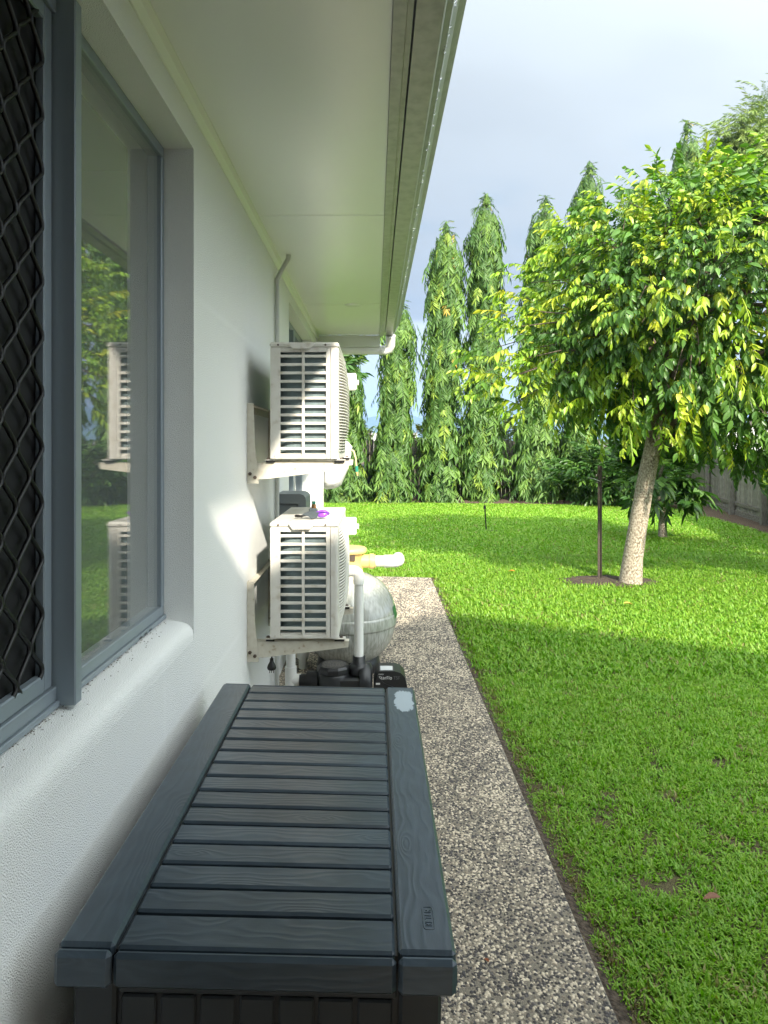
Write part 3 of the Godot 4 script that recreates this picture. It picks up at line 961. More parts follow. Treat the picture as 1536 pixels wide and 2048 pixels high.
	obj(st, "label_plate", mats.ac_grey, mo)
	st = S()
	cbox(st, Vector3(0.105, 0.122, 0.0801), Vector3(0.128, 0.132, 0.0812), 0.0)
	obj(st, "label_plate", mats.print, mo)

	# delivery pipe from the pump up and over to the filter valve
	var w := thing("delivery_pipe", "white plastic pipe rising from black union on the pump", "pipe", Vector3(-0.092, gp + 0.12, -4.05))
	st = S()
	lathe(st, [Vector2(0.0, 0.03), Vector2(0.05, 0.03), Vector2(0.058, 0.045), Vector2(0.058, 0.085), Vector2(0.044, 0.095), Vector2(0.036, 0.10), Vector2(0.036, 0.14), Vector2(0, 0.14)], 18)
	obj(st, "union", mats.pump, w)
	st = S()
	tube(st, [Vector3(0, 0.13, 0), Vector3(0, 0.57, 0)], 0.0265, 18)
	obj(st, "riser", mats.pvc, w)
	st = S()
	tube(st, [Vector3(0, 0.55, 0), Vector3(0, 0.595, 0), Vector3(-0.006, 0.612, 0), Vector3(-0.02, 0.622, 0), Vector3(-0.04, 0.624, 0), Vector3(-0.075, 0.624, 0)], 0.0315, 18)
	obj(st, "elbow", mats.pvc, w)
	st = S()
	tube(st, [Vector3(-0.07, 0.624, 0), Vector3(-0.155, 0.624, 0), Vector3(-0.17, 0.624, -0.02), Vector3(-0.17, 0.624, -0.45), Vector3(-0.155, 0.624, -0.52), Vector3(-0.12, 0.60, -0.56)], 0.0265, 14)
	obj(st, "branch", mats.pvc, w)
	st = S()
	tube(st, [Vector3(-0.045, 0.60, -0.02), Vector3(-0.095, 0.588, -0.02), Vector3(-0.13, 0.602, -0.02)], 0.005, 6)
	obj(st, "strap", mats.black, w)
	# suction pipe
	var s := thing("suction_pipe", "white plastic pipe with elbow at the left side of the pump", "pipe", Vector3(-0.48, path_y(-0.48), -4.05))
	st = S()
	tube(st, [Vector3(0.0, 0.0, 0), Vector3(0, 0.33, 0)], 0.0265, 18)
	obj(st, "riser", mats.pvc, s)
	st = S()
	tube(st, [Vector3(0.0, 0.05, 0), Vector3(0, 0.19, 0)], 0.033, 18)
	tube(st, [Vector3(0.0, 0.115, 0), Vector3(0.058, 0.115, 0)], 0.0325, 18)
	tube(st, [Vector3(0.05, 0.115, 0), Vector3(0.09, 0.115, 0)], 0.0265, 18)
	obj(st, "tee", mats.pvc, s)
	st = S()
	tube(st, [Vector3(0.0, 0.31, 0), Vector3(0, 0.365, 0)], 0.0315, 18)
	tube(st, [Vector3(0.0, 0.36, 0), Vector3(0, 0.42, 0), Vector3(-0.03, 0.45, 0), Vector3(-0.118, 0.455, 0)], 0.0265, 14)
	obj(st, "elbow", mats.pvc, s)
	var c2 := thing("capped_pipe", "short white capped pipe standing behind the suction pipe", "pipe", Vector3(-0.47, path_y(-0.47), -4.62))
	st = S()
	tube(st, [Vector3(0.0, 0.0, 0), Vector3(0, 0.42, 0)], 0.0265, 14)
	obj(st, "riser", mats.pvc_old, c2)
	st = S()
	tube(st, [Vector3(0, 0.07, 0), Vector3(0, 0.16, 0)], 0.038, 14)
	obj(st, "collar", mats.pvc_old, c2)
	st = S()
	tube(st, [Vector3(0, 0.41, 0), Vector3(0, 0.45, 0)], 0.034, 14)
	obj(st, "cap", mats.pvc_old, c2)
	# grey control box with drooping cover
	var cb := thing("control_box", "grey plastic control box with curved hood beside white door frame", "control box", Vector3(-0.6, 0.72, -4.47))
	st = S()
	cbox(st, Vector3(0.001, 0.0, -0.14), Vector3(0.13, 0.40, 0.14), 0.006)
	obj(st, "body", mats.grey_box, cb)
	st = S()
	prism(st, [Vector2(0.0005, 0.462), Vector2(0.145, 0.462), Vector2(0.165, 0.455), Vector2(0.177, 0.44), Vector2(0.180, 0.415), Vector2(0.180, 0.355), Vector2(0.135, 0.355), Vector2(0.133, 0.4), Vector2(0.0005, 0.405)], -0.155, 0.155)
	obj(st, "hood", mats.grey_box, cb)
	# conduit down the wall
	var cd := thing("conduit", "thin grey conduit bending from the eave down the rendered wall", "conduit", Vector3(-0.582, path_y(-0.58), -4.22))
	st = S()
	var base: float = -path_y(-0.58)
	tube(st, [Vector3(0, 0, 0), Vector3(0, 2.46 + base, 0)], 0.0135, 10)
	obj(st, "straight", mats.conduit, cd)
	st = S()
	tube(st, [Vector3(0, 2.44 + base, 0), Vector3(0, 2.465 + base, 0), Vector3(0.012, 2.49 + base, 0), Vector3(0.065, 2.585 + base, 0), Vector3(0.068, 2.609 + base, 0)], 0.0145, 10)
	obj(st, "bend", mats.conduit, cd)
	# rainwater downpipe at the far corner
	var dp := thing("downpipe", "white downpipe running from gutter outlet to the far wall corner", "downpipe", Vector3(-0.552, path_y(-0.552), -7.0))
	st = S()
	var yb: float = -path_y(-0.552)
	tube(st, [Vector3(0, 0, 0), Vector3(0, 2.40 + yb, 0), Vector3(0.012, 2.443 + yb, -0.05), Vector3(0.045, 2.46 + yb, -0.3), Vector3(0.10, 2.462 + yb, -0.36), Vector3(0.62, 2.462 + yb, -0.36)], 0.045, 18)
	obj(st, "pipe", mats.pvc, dp)
	st = S()
	tube(st, [Vector3(0.60, 2.462 + yb, -0.36), Vector3(0.665, 2.462 + yb, -0.36), Vector3(0.70, 2.475 + yb, -0.352), Vector3(0.712, 2.51 + yb, -0.33), Vector3(0.712, 2.598 + yb, -0.26)], 0.049, 18)
	obj(st, "elbow", mats.pvc, dp)
	# hose reel under a white cover
	var hr := thing("hose_reel", "wall hose reel under a white cloth cover, yellow hose dangling", "hose reel", Vector3(-0.6, 1.02, -7.2))
	st = S()
	cbox(st, Vector3(0.001, 0.1, -0.08), Vector3(0.10, 0.40, 0.08), 0.005)
	obj(st, "mount", mats.grey_box, hr)
	st = S(true)
	var ol := [Vector2(0.10, 0.49), Vector2(0.20, 0.52), Vector2(0.33, 0.49), Vector2(0.365, 0.44), Vector2(0.36, 0.36), Vector2(0.32, 0.20), Vector2(0.26, 0.06), Vector2(0.20, 0.02), Vector2(0.11, 0.015), Vector2(0.06, 0.03)]
	var rings := []
	for k in 9:
		var s9 := k / 8.0
		var z := lerpf(0.13, -0.13, s9)
		var sc := 0.72 + 0.28 * sin(s9 * PI)
		var ring := []
		for i in ol.size():
			var q: Vector2 = Vector2(0.21, 0.26) + (ol[i] - Vector2(0.21, 0.26)) * sc * (1.0 + 0.035 * sin(i * 2.3 + k * 1.9))
			ring.append(Vector3(q.x, q.y, z))
		rings.append(ring)
	for k in 8:
		for i in ol.size():
			var i2 := (i + 1) % ol.size()
			quad(st, rings[k][i], rings[k][i2], rings[k + 1][i2], rings[k + 1][i])
	for k in range(1, ol.size() - 1):
		tri(st, rings[0][0], rings[0][k + 1], rings[0][k])
		tri(st, rings[8][0], rings[8][k], rings[8][k + 1])
	obj(st, "cover", mats.cloth, hr)
	st = S()
	tube(st, [Vector3(0.33, 0.42, 0.05), Vector3(0.385, 0.40, 0.06), Vector3(0.405, 0.33, 0.06), Vector3(0.415, 0.24, 0.06)], 0.009, 8)
	var ho := obj(st, "hose", mats.hose, hr)
	st = S()
	tube(st, [Vector3(0.415, 0.25, 0.06), Vector3(0.418, 0.19, 0.06)], 0.016, 10)
	obj(st, "connector", mats.hose_green, ho)
	st = S()
	tube(st, [Vector3(0.418, 0.195, 0.06), Vector3(0.425, 0.15, 0.062)], [0.013, 0.007], 10)
	obj(st, "nozzle", mats.yellow, ho)
	# plug hanging under the lower unit
	var pl := thing("power_plug", "black three-pin plug hanging on its cord under lower unit", "plug", Vector3(-0.489, 0.41, -3.36))
	st = S()
	tube(st, [Vector3(0, 0.05, 0), Vector3(0.002, 0.10, 0), Vector3(0.004, 0.168, -0.02)], 0.004, 8)
	obj(st, "cord", mats.black, pl)
	st = S()
	lathe(st, [Vector2(0.0, 0.062), Vector2(0.008, 0.06), Vector2(0.009, 0.045), Vector2(0.018, 0.03), Vector2(0.022, 0.016), Vector2(0.019, 0.008), Vector2(0, 0.008)], 12)
	obj(st, "body", mats.black, pl)
	for q in [-0.009, 0.0, 0.009]:
		st = S()
		cbox(st, Vector3(q - 0.0015, -0.008, -0.003), Vector3(q + 0.0015, 0.009, 0.003), 0.0)
		obj(st, "pin", mats.bolt, pl)

func text_on(s: String, size: float, m: Material, parent: Node, at: Transform3D, depth: float) -> void:
	var tm := TextMesh.new()
	var f := SystemFont.new()
	f.font_names = PackedStringArray(["Droid Sans"])
	tm.font = f
	tm.font_size = 64
	tm.text = s
	tm.pixel_size = size / 64.0
	tm.depth = depth
	tm.curve_step = 2.0
	put(tm, "lettering", m, parent, at)

# ---------- storage box ----------
func storage_box() -> void:
	var b := thing("storage_box", "dark grey plastic deck box with wood-grain slatted lid", "storage box", Vector3(-0.212, path_y(-0.212), -1.83))
	b.rotation.z = -atan(0.030 / 1.226)
	var st := S()
	# body: inner shell and planks
	st = S()
	cbox(st, Vector3(-0.300, 0.004, -0.618), Vector3(0.300, 0.565, 0.618), 0.0)
	obj(st, "shell", mats.pump, b)
	var pm := []
	for s in [-1, 1]:
		for k in 7:
			st = S()
			var x := -0.232 + k * 0.0670
			cbox(st, Vector3(x, 0.03, 0.6185 * s - 0.006), Vector3(x + 0.059, 0.52, 0.6185 * s + 0.006), 0.003)
			obj(st, "plank", mats.body, b)
		for k in 17:
			st = S()
			var z := -0.568 + k * 0.0670
			cbox(st, Vector3(0.3005 * s - 0.006, 0.03, z), Vector3(0.3005 * s + 0.006, 0.52, z + 0.059), 0.003)
			obj(st, "plank", mats.body, b)
		st = S()
		cbox(st, Vector3(-0.236, 0.524, 0.6185 * s - 0.007), Vector3(0.236, 0.566, 0.6185 * s + 0.007), 0.003)
		obj(st, "top_band", mats.body, b)
		for t in [-1, 1]:
			st = S()
			cbox(st, Vector3(0.276 * s - 0.036, 0.0, 0.596 * t - 0.034), Vector3(0.276 * s + 0.036, 0.566, 0.596 * t + 0.034), 0.006)
			obj(st, "corner_post", mats.body, b)
	# lid: deck, slats, side rails, aprons
	st = S()
	cbox(st, Vector3(-0.322, 0.567, -0.636), Vector3(0.322, 0.606, 0.636), 0.0)
	var lid := obj(st, "lid", mats.pump, b)
	var z1 := 0.645
	for k in 17:
		var w := 0.088 if k == 0 else (1.29 - 0.088) / 16.0
		st = S()
		cbox(st, Vector3(-0.233, 0.60, z1 - w + 0.005), Vector3(0.2305, 0.6175, z1 - 0.005 * (0.0 if k == 0 else 1.0)), 0.0045)
		put(done(st), "slat", mats.board[(k * 3) % 5], lid)
		z1 -= w
	for s in [[-0.3325, -0.2385, 1], [0.236, 0.3325, 3]]:
		st = S()
		cbox(st, Vector3(s[0], 0.596, -0.645), Vector3(s[1], 0.6205, 0.645), 0.006)
		obj(st, "side_rail", mats.rail[s[2]], lid)
		for e in [-1.0, 1.0]:   # rail ends turned down
			st = S()
			cbox(st, Vector3(s[0], 0.556, minf(0.6452 * e, 0.664 * e)), Vector3(s[1], 0.617, maxf(0.6452 * e, 0.664 * e)), 0.009)
			obj(st, "rail_end", mats.board[2], lid)
	for e in [-1.0, 1.0]:
		st = S()
		cbox(st, Vector3(-0.235, 0.5565, minf(0.6452 * e, 0.662 * e)), Vector3(0.2325, 0.6145, maxf(0.6452 * e, 0.662 * e)), 0.009)
		obj(st, "apron", mats.board[3], lid)
		st = S()
		cbox(st, Vector3(minf(0.322 * e, 0.336 * e), 0.556, -0.644), Vector3(maxf(0.322 * e, 0.336 * e), 0.595, 0.644), 0.006)
		obj(st, "side_apron", mats.rail[0], lid)
	# moulded maker's mark, raised from the rail
	st = S()
	var c := Vector3(0.292, 0.6204, 0.560)
	var pts := []
	for k in 25:
		var a := TAU * k / 24.0
		pts.append(c + Vector3(0.0095 * signf(cos(a)) * pow(absf(cos(a)), 0.35), 0.0, 0.03 * signf(sin(a)) * pow(absf(sin(a)), 0.35)))
	tube(st, pts, 0.0012, 5, false)
	obj(st, "maker_mark", mats.rail[3], lid)
	text_on("KETER", 0.0165, mats.rail[3], lid, Transform3D(Basis(Vector3(0, 0, -1), Vector3(-1, 0, 0), Vector3(0, 1, 0)), c + Vector3(0, 0.0004, 0)), 0.0014)
	# pale ragged patch, sky reflection of a wet spot painted in, far rail end
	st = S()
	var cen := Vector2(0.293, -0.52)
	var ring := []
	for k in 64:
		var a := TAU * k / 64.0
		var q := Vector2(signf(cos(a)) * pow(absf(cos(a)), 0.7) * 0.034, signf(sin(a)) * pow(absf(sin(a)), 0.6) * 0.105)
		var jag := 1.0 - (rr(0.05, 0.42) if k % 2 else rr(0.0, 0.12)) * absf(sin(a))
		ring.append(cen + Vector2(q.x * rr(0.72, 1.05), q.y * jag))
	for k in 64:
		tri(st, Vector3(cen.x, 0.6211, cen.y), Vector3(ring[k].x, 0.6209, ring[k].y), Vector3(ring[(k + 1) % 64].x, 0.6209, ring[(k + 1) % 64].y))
	obj(st, "painted_sheen_patch", mats.sheen_paint, lid)

# ---------- fences ----------
func fences() -> void:
	var f := thing("paling_fence", "weathered grey timber paling fence behind the column trees", "fence", Vector3(-3.5, 0, -19.3))
	var variants := []
	for k in 6:
		var st := S()
		var h := 1.62 + rr(-0.03, 0.03)
		var w := rr(0.082, 0.1)
		cbox(st, Vector3(0, 0.0, -0.008), Vector3(w, h, 0.008), 0.003, Transform3D(Basis(Vector3(0, 0, 1), rr(-0.006, 0.006)), Vector3.ZERO))
		variants.append(done(st))
	for k in 108:
		put(variants[R.randi() % 6], "paling", mats.paling[R.randi() % 5], f, Transform3D(Basis(Vector3.UP, rr(-0.04, 0.04)), Vector3(k * 0.112, 0.0, rr(-0.004, 0.004))))
	for y in [0.35, 1.25]:
		var st := S()
		cbox(st, Vector3(0, y - 0.035, 0.016), Vector3(12.1, y + 0.035, 0.055), 0.003)
		obj(st, "rail", mats.rail_wood, f)
	for k in 6:
		var st := S()
		cbox(st, Vector3(k * 2.4, 0.0, 0.06), Vector3(k * 2.4 + 0.09, 1.5, 0.14), 0.004)
		obj(st, "post", mats.rail_wood, f)
	# side fence: posts and rails on our side
	var a := Vector2(6.15, 8.6)
	var bq := Vector2(8.35, 19.2)
	var ln := a.distance_to(bq)
	var g := thing("paling_fence", "grey-green timber side fence with posts, rails and plinth board showing", "fence", Vector3(a.x, 0, -a.y))
	var dir := (bq - a) / ln
	g.rotation.y = atan2(dir.y, dir.x)
	var v2 := []
	for k in 6:
		var st := S()
		cbox(st, Vector3(0, 0.10, -0.008), Vector3(rr(0.088, 0.1), 1.36 + rr(-0.02, 0.02), 0.008), 0.003)
		v2.append(done(st))
	for k in int(ln / 0.103):
		put(v2[R.randi() % 6], "paling", mats.paling[2 + R.randi() % 3], g, Transform3D(Basis(Vector3.UP, rr(-0.05, 0.05)), Vector3(k * 0.103, 0.0, 0.05 + rr(-0.005, 0.005))))
	for y in [0.28, 1.08]:
		var st := S()
		cbox(st, Vector3(0, y - 0.036, 0.002), Vector3(ln, y + 0.036, 0.038), 0.003)
		obj(st, "rail", mats.rail_wood, g)
	var sp := S()
	cbox(sp, Vector3(0, 0.0, 0.004), Vector3(ln, 0.15, 0.036), 0.003)
	obj(sp, "plinth_board", mats.rail_wood, g)
	for k in 6:
		var st := S()
		var x := 0.2 + 1.98 * k
		cbox(st, Vector3(x, 0.0, -0.09), Vector3(x + 0.11, 1.30, 0.0), 0.005)
		obj(st, "post", mats.paling[1], g)
	# corrugated sheet screen in front of the palings
	var cs := thing("steel_screen", "dark slate corrugated steel screen standing before timber fence", "screen", Vector3(-0.52, 0.0, -19.0))
	var st2 := S(true)
	var prev := Vector3.ZERO
	for k in 49:
		var x := k * 0.0115
		var z := 0.018 * signf(sin(k * 0.7)) * pow(absf(sin(k * 0.7)), 0.5)
		var p := Vector3(x, 0.0, z)
		if k > 0:
			quad(st2, prev, p, p + Vector3(0, 0.93, 0), prev + Vector3(0, 0.93, 0))
			quad(st2, prev + Vector3(0, 0, -0.003), prev + Vector3(0, 0.93, -0.003), p + Vector3(0, 0.93, -0.003), p + Vector3(0, 0, -0.003))
		prev = p
	var slate := mat(0.045, 0.06, 0.085, 0.45)
	obj(st2, "sheet", slate, cs)
	st2 = S()
	cbox(st2, Vector3(-0.01, 0.92, -0.03), Vector3(0.57, 0.96, 0.03), 0.004)
	obj(st2, "cap_rail", slate, cs)

# ---------- column trees ----------
func column_trees() -> void:
	var sprays := []
	for k in 4: sprays.append(spray(16, 0.46, 0.20, 0.040, 0.55, 0.25, 0.15, 100 + k, Color(0.5, 0.6, 0.3)))
	# pixel x at the base, pixel x at the top, pixel y of the top, depth
	var spec := [[688, 690, 690, 18.6, "behind the leafy branch beside the house corner"], [781, 800, 600, 18.5, "shortest one clear of the branch, beside slate screen"], [876, 893, 440, 18.6, "with a loose ragged tip, beside the downpipe side pair"], [962, 972, 385, 18.7, "slim, with a pointed tip, behind the black sprinkler stake"], [1066, 1092, 392, 18.5, "half hidden by the left edge of the lawn tree"], [1150, 1180, 322, 18.7, "rising behind the lawn tree with a rounded top"], [1268, 1276, 360, 18.9, "almost hidden, only its thin tip showing over the lawn tree"], [1370, 1374, 240, 19.0, "tallest, its tip before the feathery far tree"]]
	for i in spec.size():
		var s: Array = spec[i]
		var d: float = s[3]
		var x0: float = (s[0] - 750.0) / F * d
		var x1: float = (s[1] - 750.0) / F * d
		var h: float = EYE + (890.0 - s[2]) / F * d
		var t := thing("column_tree", "narrow weeping column tree " + s[4], "tree", Vector3(x0, 0.03, -d), "narrow weeping trees along the back fence")
		var lean := x1 - x0
		var st := S()
		tube(st, [Vector3(0, -0.05, 0), Vector3(lean * 0.3, h * 0.35, 0), Vector3(lean * 0.65, h * 0.7, 0), Vector3(lean, h * 0.985, 0)], [0.075, 0.06, 0.035, 0.006], 8)
		obj(st, "trunk", mats.bark_dark, t)
		var places := [[], [], [], []]
		var tints := [[], [], [], []]
		var ns := noise(200 + i, 0.9, 2)
		var n := int(h * 185)
		for k in n:
			var u := pow(R.randf(), 0.92)
			var y := 0.10 + u * (h - 0.12)
			var f := y / h
			var rad := 0.53 * pow(clampf((1.0 - f) * 8.0, 0.0, 1.0), 0.55)
			var a := rr(0, TAU)
			rad *= 1.0 + 0.5 * ns.get_noise_2d(a * 0.8, y * 1.6)
			var r := rad * sqrt(rr(0.05, 1.0))
			if f > 0.955: r = rr(0.0, 0.06)
			if f > 0.95 and R.randf() < 0.35: continue
			var p := Vector3(lean * f + cos(a) * r * 0.78, y, sin(a) * r * 0.78)
			var out := Vector3(cos(a), 0, sin(a))
			var low := smoothstep(0.45, 0.1, f)
			var dirv := out * rr(0.25, 0.6) + Vector3(rr(-0.25, 0.25), -rr(0.8, 1.4) + 0.85 * low * R.randf(), rr(-0.25, 0.25))
			if f > 0.95: dirv = out * 0.5 + Vector3(0, rr(-1.0, 0.1), 0)
			var b := looking(dirv, Vector3(0, 1, 0) + out * 0.5)
			var q := rr(0.75, 1.15) * (1.0 - 0.62 * smoothstep(0.86, 0.98, f))
			var kk := R.randi() % 4
			places[kk].append(Transform3D(b.scaled(Vector3.ONE * q), p))
			var col := Vector3(0.055, 0.13, 0.022).lerp(Vector3(0.17, 0.29, 0.038), R.randf() * R.randf())
			if R.randf() < 0.06: col = Vector3(0.23, 0.33, 0.04)
			if R.randf() < 0.007: col = Vector3(0.42, 0.30, 0.04)
			tints[kk].append(Color(col.x, col.y, col.z))
		for kk in 4:
			var mmi := many("foliage", sprays[kk], mats.leaf_soft, places[kk], tints[kk], t)
			mmi.set_meta("kind", "stuff")

# ---------- the lawn tree ----------
func lawn_tree() -> void:
	var base := Vector3(2.75, -0.03, -7.64)
	var t := thing("lawn_tree", "round-crowned tree with lime new leaves and leaning pale trunk on lawn", "tree", base)
	var top := Vector3(0.235, 1.47, 0.0)
	var st := S()
	var pts := [Vector3(-0.015, -0.1, 0), Vector3(0.0, 0.05, 0), Vector3(0.025, 0.3, 0.0), Vector3(0.085, 0.7, 0.01), Vector3(0.15, 1.05, 0.0), Vector3(0.20, 1.3, 0), top, Vector3(0.27, 1.75, 0.0), Vector3(0.36, 2.2, 0.05)]
	tube(st, pts, [0.15, 0.122, 0.104, 0.096, 0.092, 0.09, 0.086, 0.07, 0.055], 16)
	obj(st, "trunk", mats.bark, t)
	# limbs towards an uneven crown
	var C := Vector3(0.93, 2.86, 0.0)
	var rad := Vector3(1.80, 1.52, 1.6)
	var tips := []
	st = S()
	var ns := noise(300, 1.0, 2)
	var knots := []
	for i in 9:
		var az := TAU * i / 9.0 + rr(-0.25, 0.25)
		var el := [-0.45, 0.35, 0.05, 0.7, -0.4, 0.45, 1.0, -0.2, 0.6][i] as float
		var d := Vector3(cos(az) * cos(el), sin(el), sin(az) * cos(el))
		var s0: Vector3 = pts[5 + i % 4]
		var e0 := C + d * rad * 0.40
		tube(st, [s0, s0.lerp(e0, 0.35) + Vector3(0, 0.03, 0), s0.lerp(e0, 0.7) + Vector3(0, 0.10, 0), e0], [0.05, 0.042, 0.034, 0.026], 7, false)
		knots.append(e0)
		for j in 5:
			var d2 := (d + Vector3(rr(-1, 1), rr(-0.9, 0.9), rr(-1, 1)) * 0.85).normalized()
			var e1 := C + d2 * rad * rr(0.6, 0.76)
			if e1.y < 1.35: e1.y = rr(1.35, 1.6)
			var m1 := e0.lerp(e1, 0.5) + Vector3(rr(-0.08, 0.08), rr(0.0, 0.12), rr(-0.08, 0.08))
			tube(st, [e0, m1, e1], [0.024, 0.017, 0.011], 5, false)
			knots.append(e1)
			knots.append(m1)
	for k in 520:   # twig clusters spread evenly through the crown's outer half
		var y := 1.0 - 2.0 * (k + 0.5) / 520.0
		var ph := k * 2.399963
		var d3 := Vector3(cos(ph) * sqrt(1.0 - y * y), y, sin(ph) * sqrt(1.0 - y * y))
		if ns.get_noise_3d(d3.x * 3.1 + 7.0, d3.y * 3.1, d3.z * 3.1) < -0.20: continue   # a gap in the crown
		var lump := 1.0 + 0.34 * ns.get_noise_3d(d3.x * 2.3, d3.y * 2.3, d3.z * 2.3)
		var outer := 1.0 if k % 3 else rr(0.55, 0.8)
		var e2 := C + d3 * rad * Vector3(1, 1.0 + 0.16 * d3.x, 1) * lump * outer * rr(0.94, 1.03)
		var low := 1.72 - 0.42 * smoothstep(0.8, 1.5, e2.x)
		if e2.y < low: e2.y = low + rr(-0.05, 0.25)
		var near: Vector3 = knots[0]
		for q in knots:
			if (q as Vector3).distance_squared_to(e2) < near.distance_squared_to(e2): near = q
		var m2 := near.lerp(e2, 0.55) + Vector3(0, 0.07, 0)
		tube(st, [near, m2, e2], [0.009, 0.006, 0.003], 4, false)
		tips.append([e2, d3, outer])
		tips.append([m2, d3, minf(outer, 0.75)])
	# boughs reaching out on the house side
	for q in [Vector3(-1.45, 2.55, 0.1), Vector3(-1.55, 2.30, -0.1), Vector3(-1.25, 2.75, 0.2), Vector3(-1.60, 2.12, 0.15), Vector3(-1.25, 1.95, 0.0), Vector3(-1.2, 2.4, 0.35), Vector3(-1.05, 2.95, 0.0), Vector3(-1.35, 2.2, 0.3)]:
		var near: Vector3 = knots[0]
		for w in knots:
			if (w as Vector3).distance_squared_to(q) < near.distance_squared_to(q): near = w
		var m2 := near.lerp(q, 0.55) + Vector3(0, 0.1, 0)
		tube(st, [near, m2, q], [0.012, 0.008, 0.004], 5, false)
		tips.append([q, Vector3(-0.75, 0.45, 0.4), 1.0])
		tips.append([m2, Vector3(-0.75, 0.2, 0.4), 0.75])
	obj(st, "branches", mats.bark_dark, t)
	var young := []
	var old := []
	for k in 3:
		young.append(spray(10, 0.23, 0.092, 0.034, 0.6, 1.2, 0.35, 400 + k, Color(0.9, 0.8, 0.5)))
		old.append(spray(10, 0.21, 0.088, 0.036, 0.6, 1.1, 0.35, 410 + k, Color(0.6, 0.55, 0.4)))
	var places := [[], [], [], [], [], []]
	var tints := [[], [], [], [], [], []]
	var fronts := []
	for q in tips:
		var p0: Vector3 = q[0]
		var dv: Vector3 = q[1]
		var outer: float = q[2]
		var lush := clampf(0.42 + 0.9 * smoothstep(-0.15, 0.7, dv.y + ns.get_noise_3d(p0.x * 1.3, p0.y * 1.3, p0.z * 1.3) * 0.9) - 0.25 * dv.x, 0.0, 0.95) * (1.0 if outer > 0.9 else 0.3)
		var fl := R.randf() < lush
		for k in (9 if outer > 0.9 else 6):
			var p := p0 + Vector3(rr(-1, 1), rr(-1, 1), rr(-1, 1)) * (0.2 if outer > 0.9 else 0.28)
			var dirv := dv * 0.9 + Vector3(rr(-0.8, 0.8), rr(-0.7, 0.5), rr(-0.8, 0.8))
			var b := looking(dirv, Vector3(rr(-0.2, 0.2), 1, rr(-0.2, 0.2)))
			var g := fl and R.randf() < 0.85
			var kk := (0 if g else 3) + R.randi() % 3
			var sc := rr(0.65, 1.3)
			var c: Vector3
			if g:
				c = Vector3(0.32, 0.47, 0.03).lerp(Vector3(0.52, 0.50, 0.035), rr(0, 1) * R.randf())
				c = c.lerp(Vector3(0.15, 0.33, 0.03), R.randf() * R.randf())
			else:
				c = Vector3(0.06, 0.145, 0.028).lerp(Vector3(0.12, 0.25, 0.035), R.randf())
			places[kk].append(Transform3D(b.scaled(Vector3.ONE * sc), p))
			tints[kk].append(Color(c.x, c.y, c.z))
			if dv.z > 0.35 and outer > 0.9: fronts.append([p + dv * 0.04, dv, c])
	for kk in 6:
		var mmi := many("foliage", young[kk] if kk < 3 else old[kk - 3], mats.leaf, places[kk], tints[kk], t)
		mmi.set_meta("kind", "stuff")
	# the leaves that show largest, one by one, on the side towards the house corner
	var lv := []
	for k in 4:
		var v := PackedVector3Array()
		var nn := PackedVector3Array()
		var cl := PackedColorArray()
		leaf_into(v, nn, cl, Transform3D(), rr(0.085, 0.115), rr(0.034, 0.044), rr(0.1, 0.3), rr(0.05, 0.2), Color.WHITE)
		lv.append(leaf_mesh(v, nn, cl))
	var lm := []
	for k in 6:
		var m := leafmat(0.38, 0.62)
		m.vertex_color_use_as_albedo = false
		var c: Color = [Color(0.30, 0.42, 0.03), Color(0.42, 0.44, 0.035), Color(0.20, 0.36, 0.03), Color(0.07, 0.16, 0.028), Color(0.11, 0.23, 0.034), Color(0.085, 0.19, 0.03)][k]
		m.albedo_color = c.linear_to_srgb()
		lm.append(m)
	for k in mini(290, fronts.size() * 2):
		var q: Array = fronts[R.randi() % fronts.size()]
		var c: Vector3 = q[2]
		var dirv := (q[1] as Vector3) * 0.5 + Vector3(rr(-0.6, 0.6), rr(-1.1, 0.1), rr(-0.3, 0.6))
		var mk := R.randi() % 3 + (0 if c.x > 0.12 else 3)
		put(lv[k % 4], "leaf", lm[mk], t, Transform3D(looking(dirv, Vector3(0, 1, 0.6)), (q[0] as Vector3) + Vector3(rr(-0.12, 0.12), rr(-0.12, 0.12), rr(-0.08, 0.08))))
	# bare soil ring and the steel stake beside it
	st = S()
	var n2 := noise(310, 2.0, 2)
	var cx := Vector3(2.56, 0, -7.78)
	for k in 36:
		var q := []
		for a in [TAU * k / 36.0, TAU * (k + 1) / 36.0]:
			var rx: float = 0.54 * (1.0 + 0.25 * n2.get_noise_2d(cos(a) * 2, sin(a) * 2))
			q.append(cx + Vector3(cos(a) * rx, -0.008, sin(a) * rx * 0.62))
			q.append(cx + Vector3(cos(a) * rx * 0.6, 0.012 + 0.02 * n2.get_noise_2d(a * 9.0, 3.0), sin(a) * rx * 0.37))
		quad(st, q[0], q[1], q[3], q[2])
		tri(st, q[1], cx + Vector3(0, 0.02, 0), q[3])
	structure(obj(st, "soil_patch", mats.soil), "bare dark soil ring round the lawn tree trunk")
	var sk := thing("star_picket", "thin rusty steel stake standing beside the leaning trunk", "stake", Vector3(2.485, 0.0, -7.84))
	st = S()
	for k in 3:
		cbox(st, Vector3(-0.0025, -0.1, 0.0), Vector3(0.0025, 1.25, 0.026), 0.0, Transform3D(Basis(Vector3.UP, 0.5 + k * TAU / 3.0), Vector3.ZERO))
	obj(st, "post", mats.rust, sk)
	st = S()
	tube(st, [Vector3(0, 1.08, 0.01), Vector3(-0.08, 1.11, 0.02), Vector3(-0.135, 1.12, 0.0)], 0.004, 5)
	obj(st, "tie_wire", mats.conduit, sk)

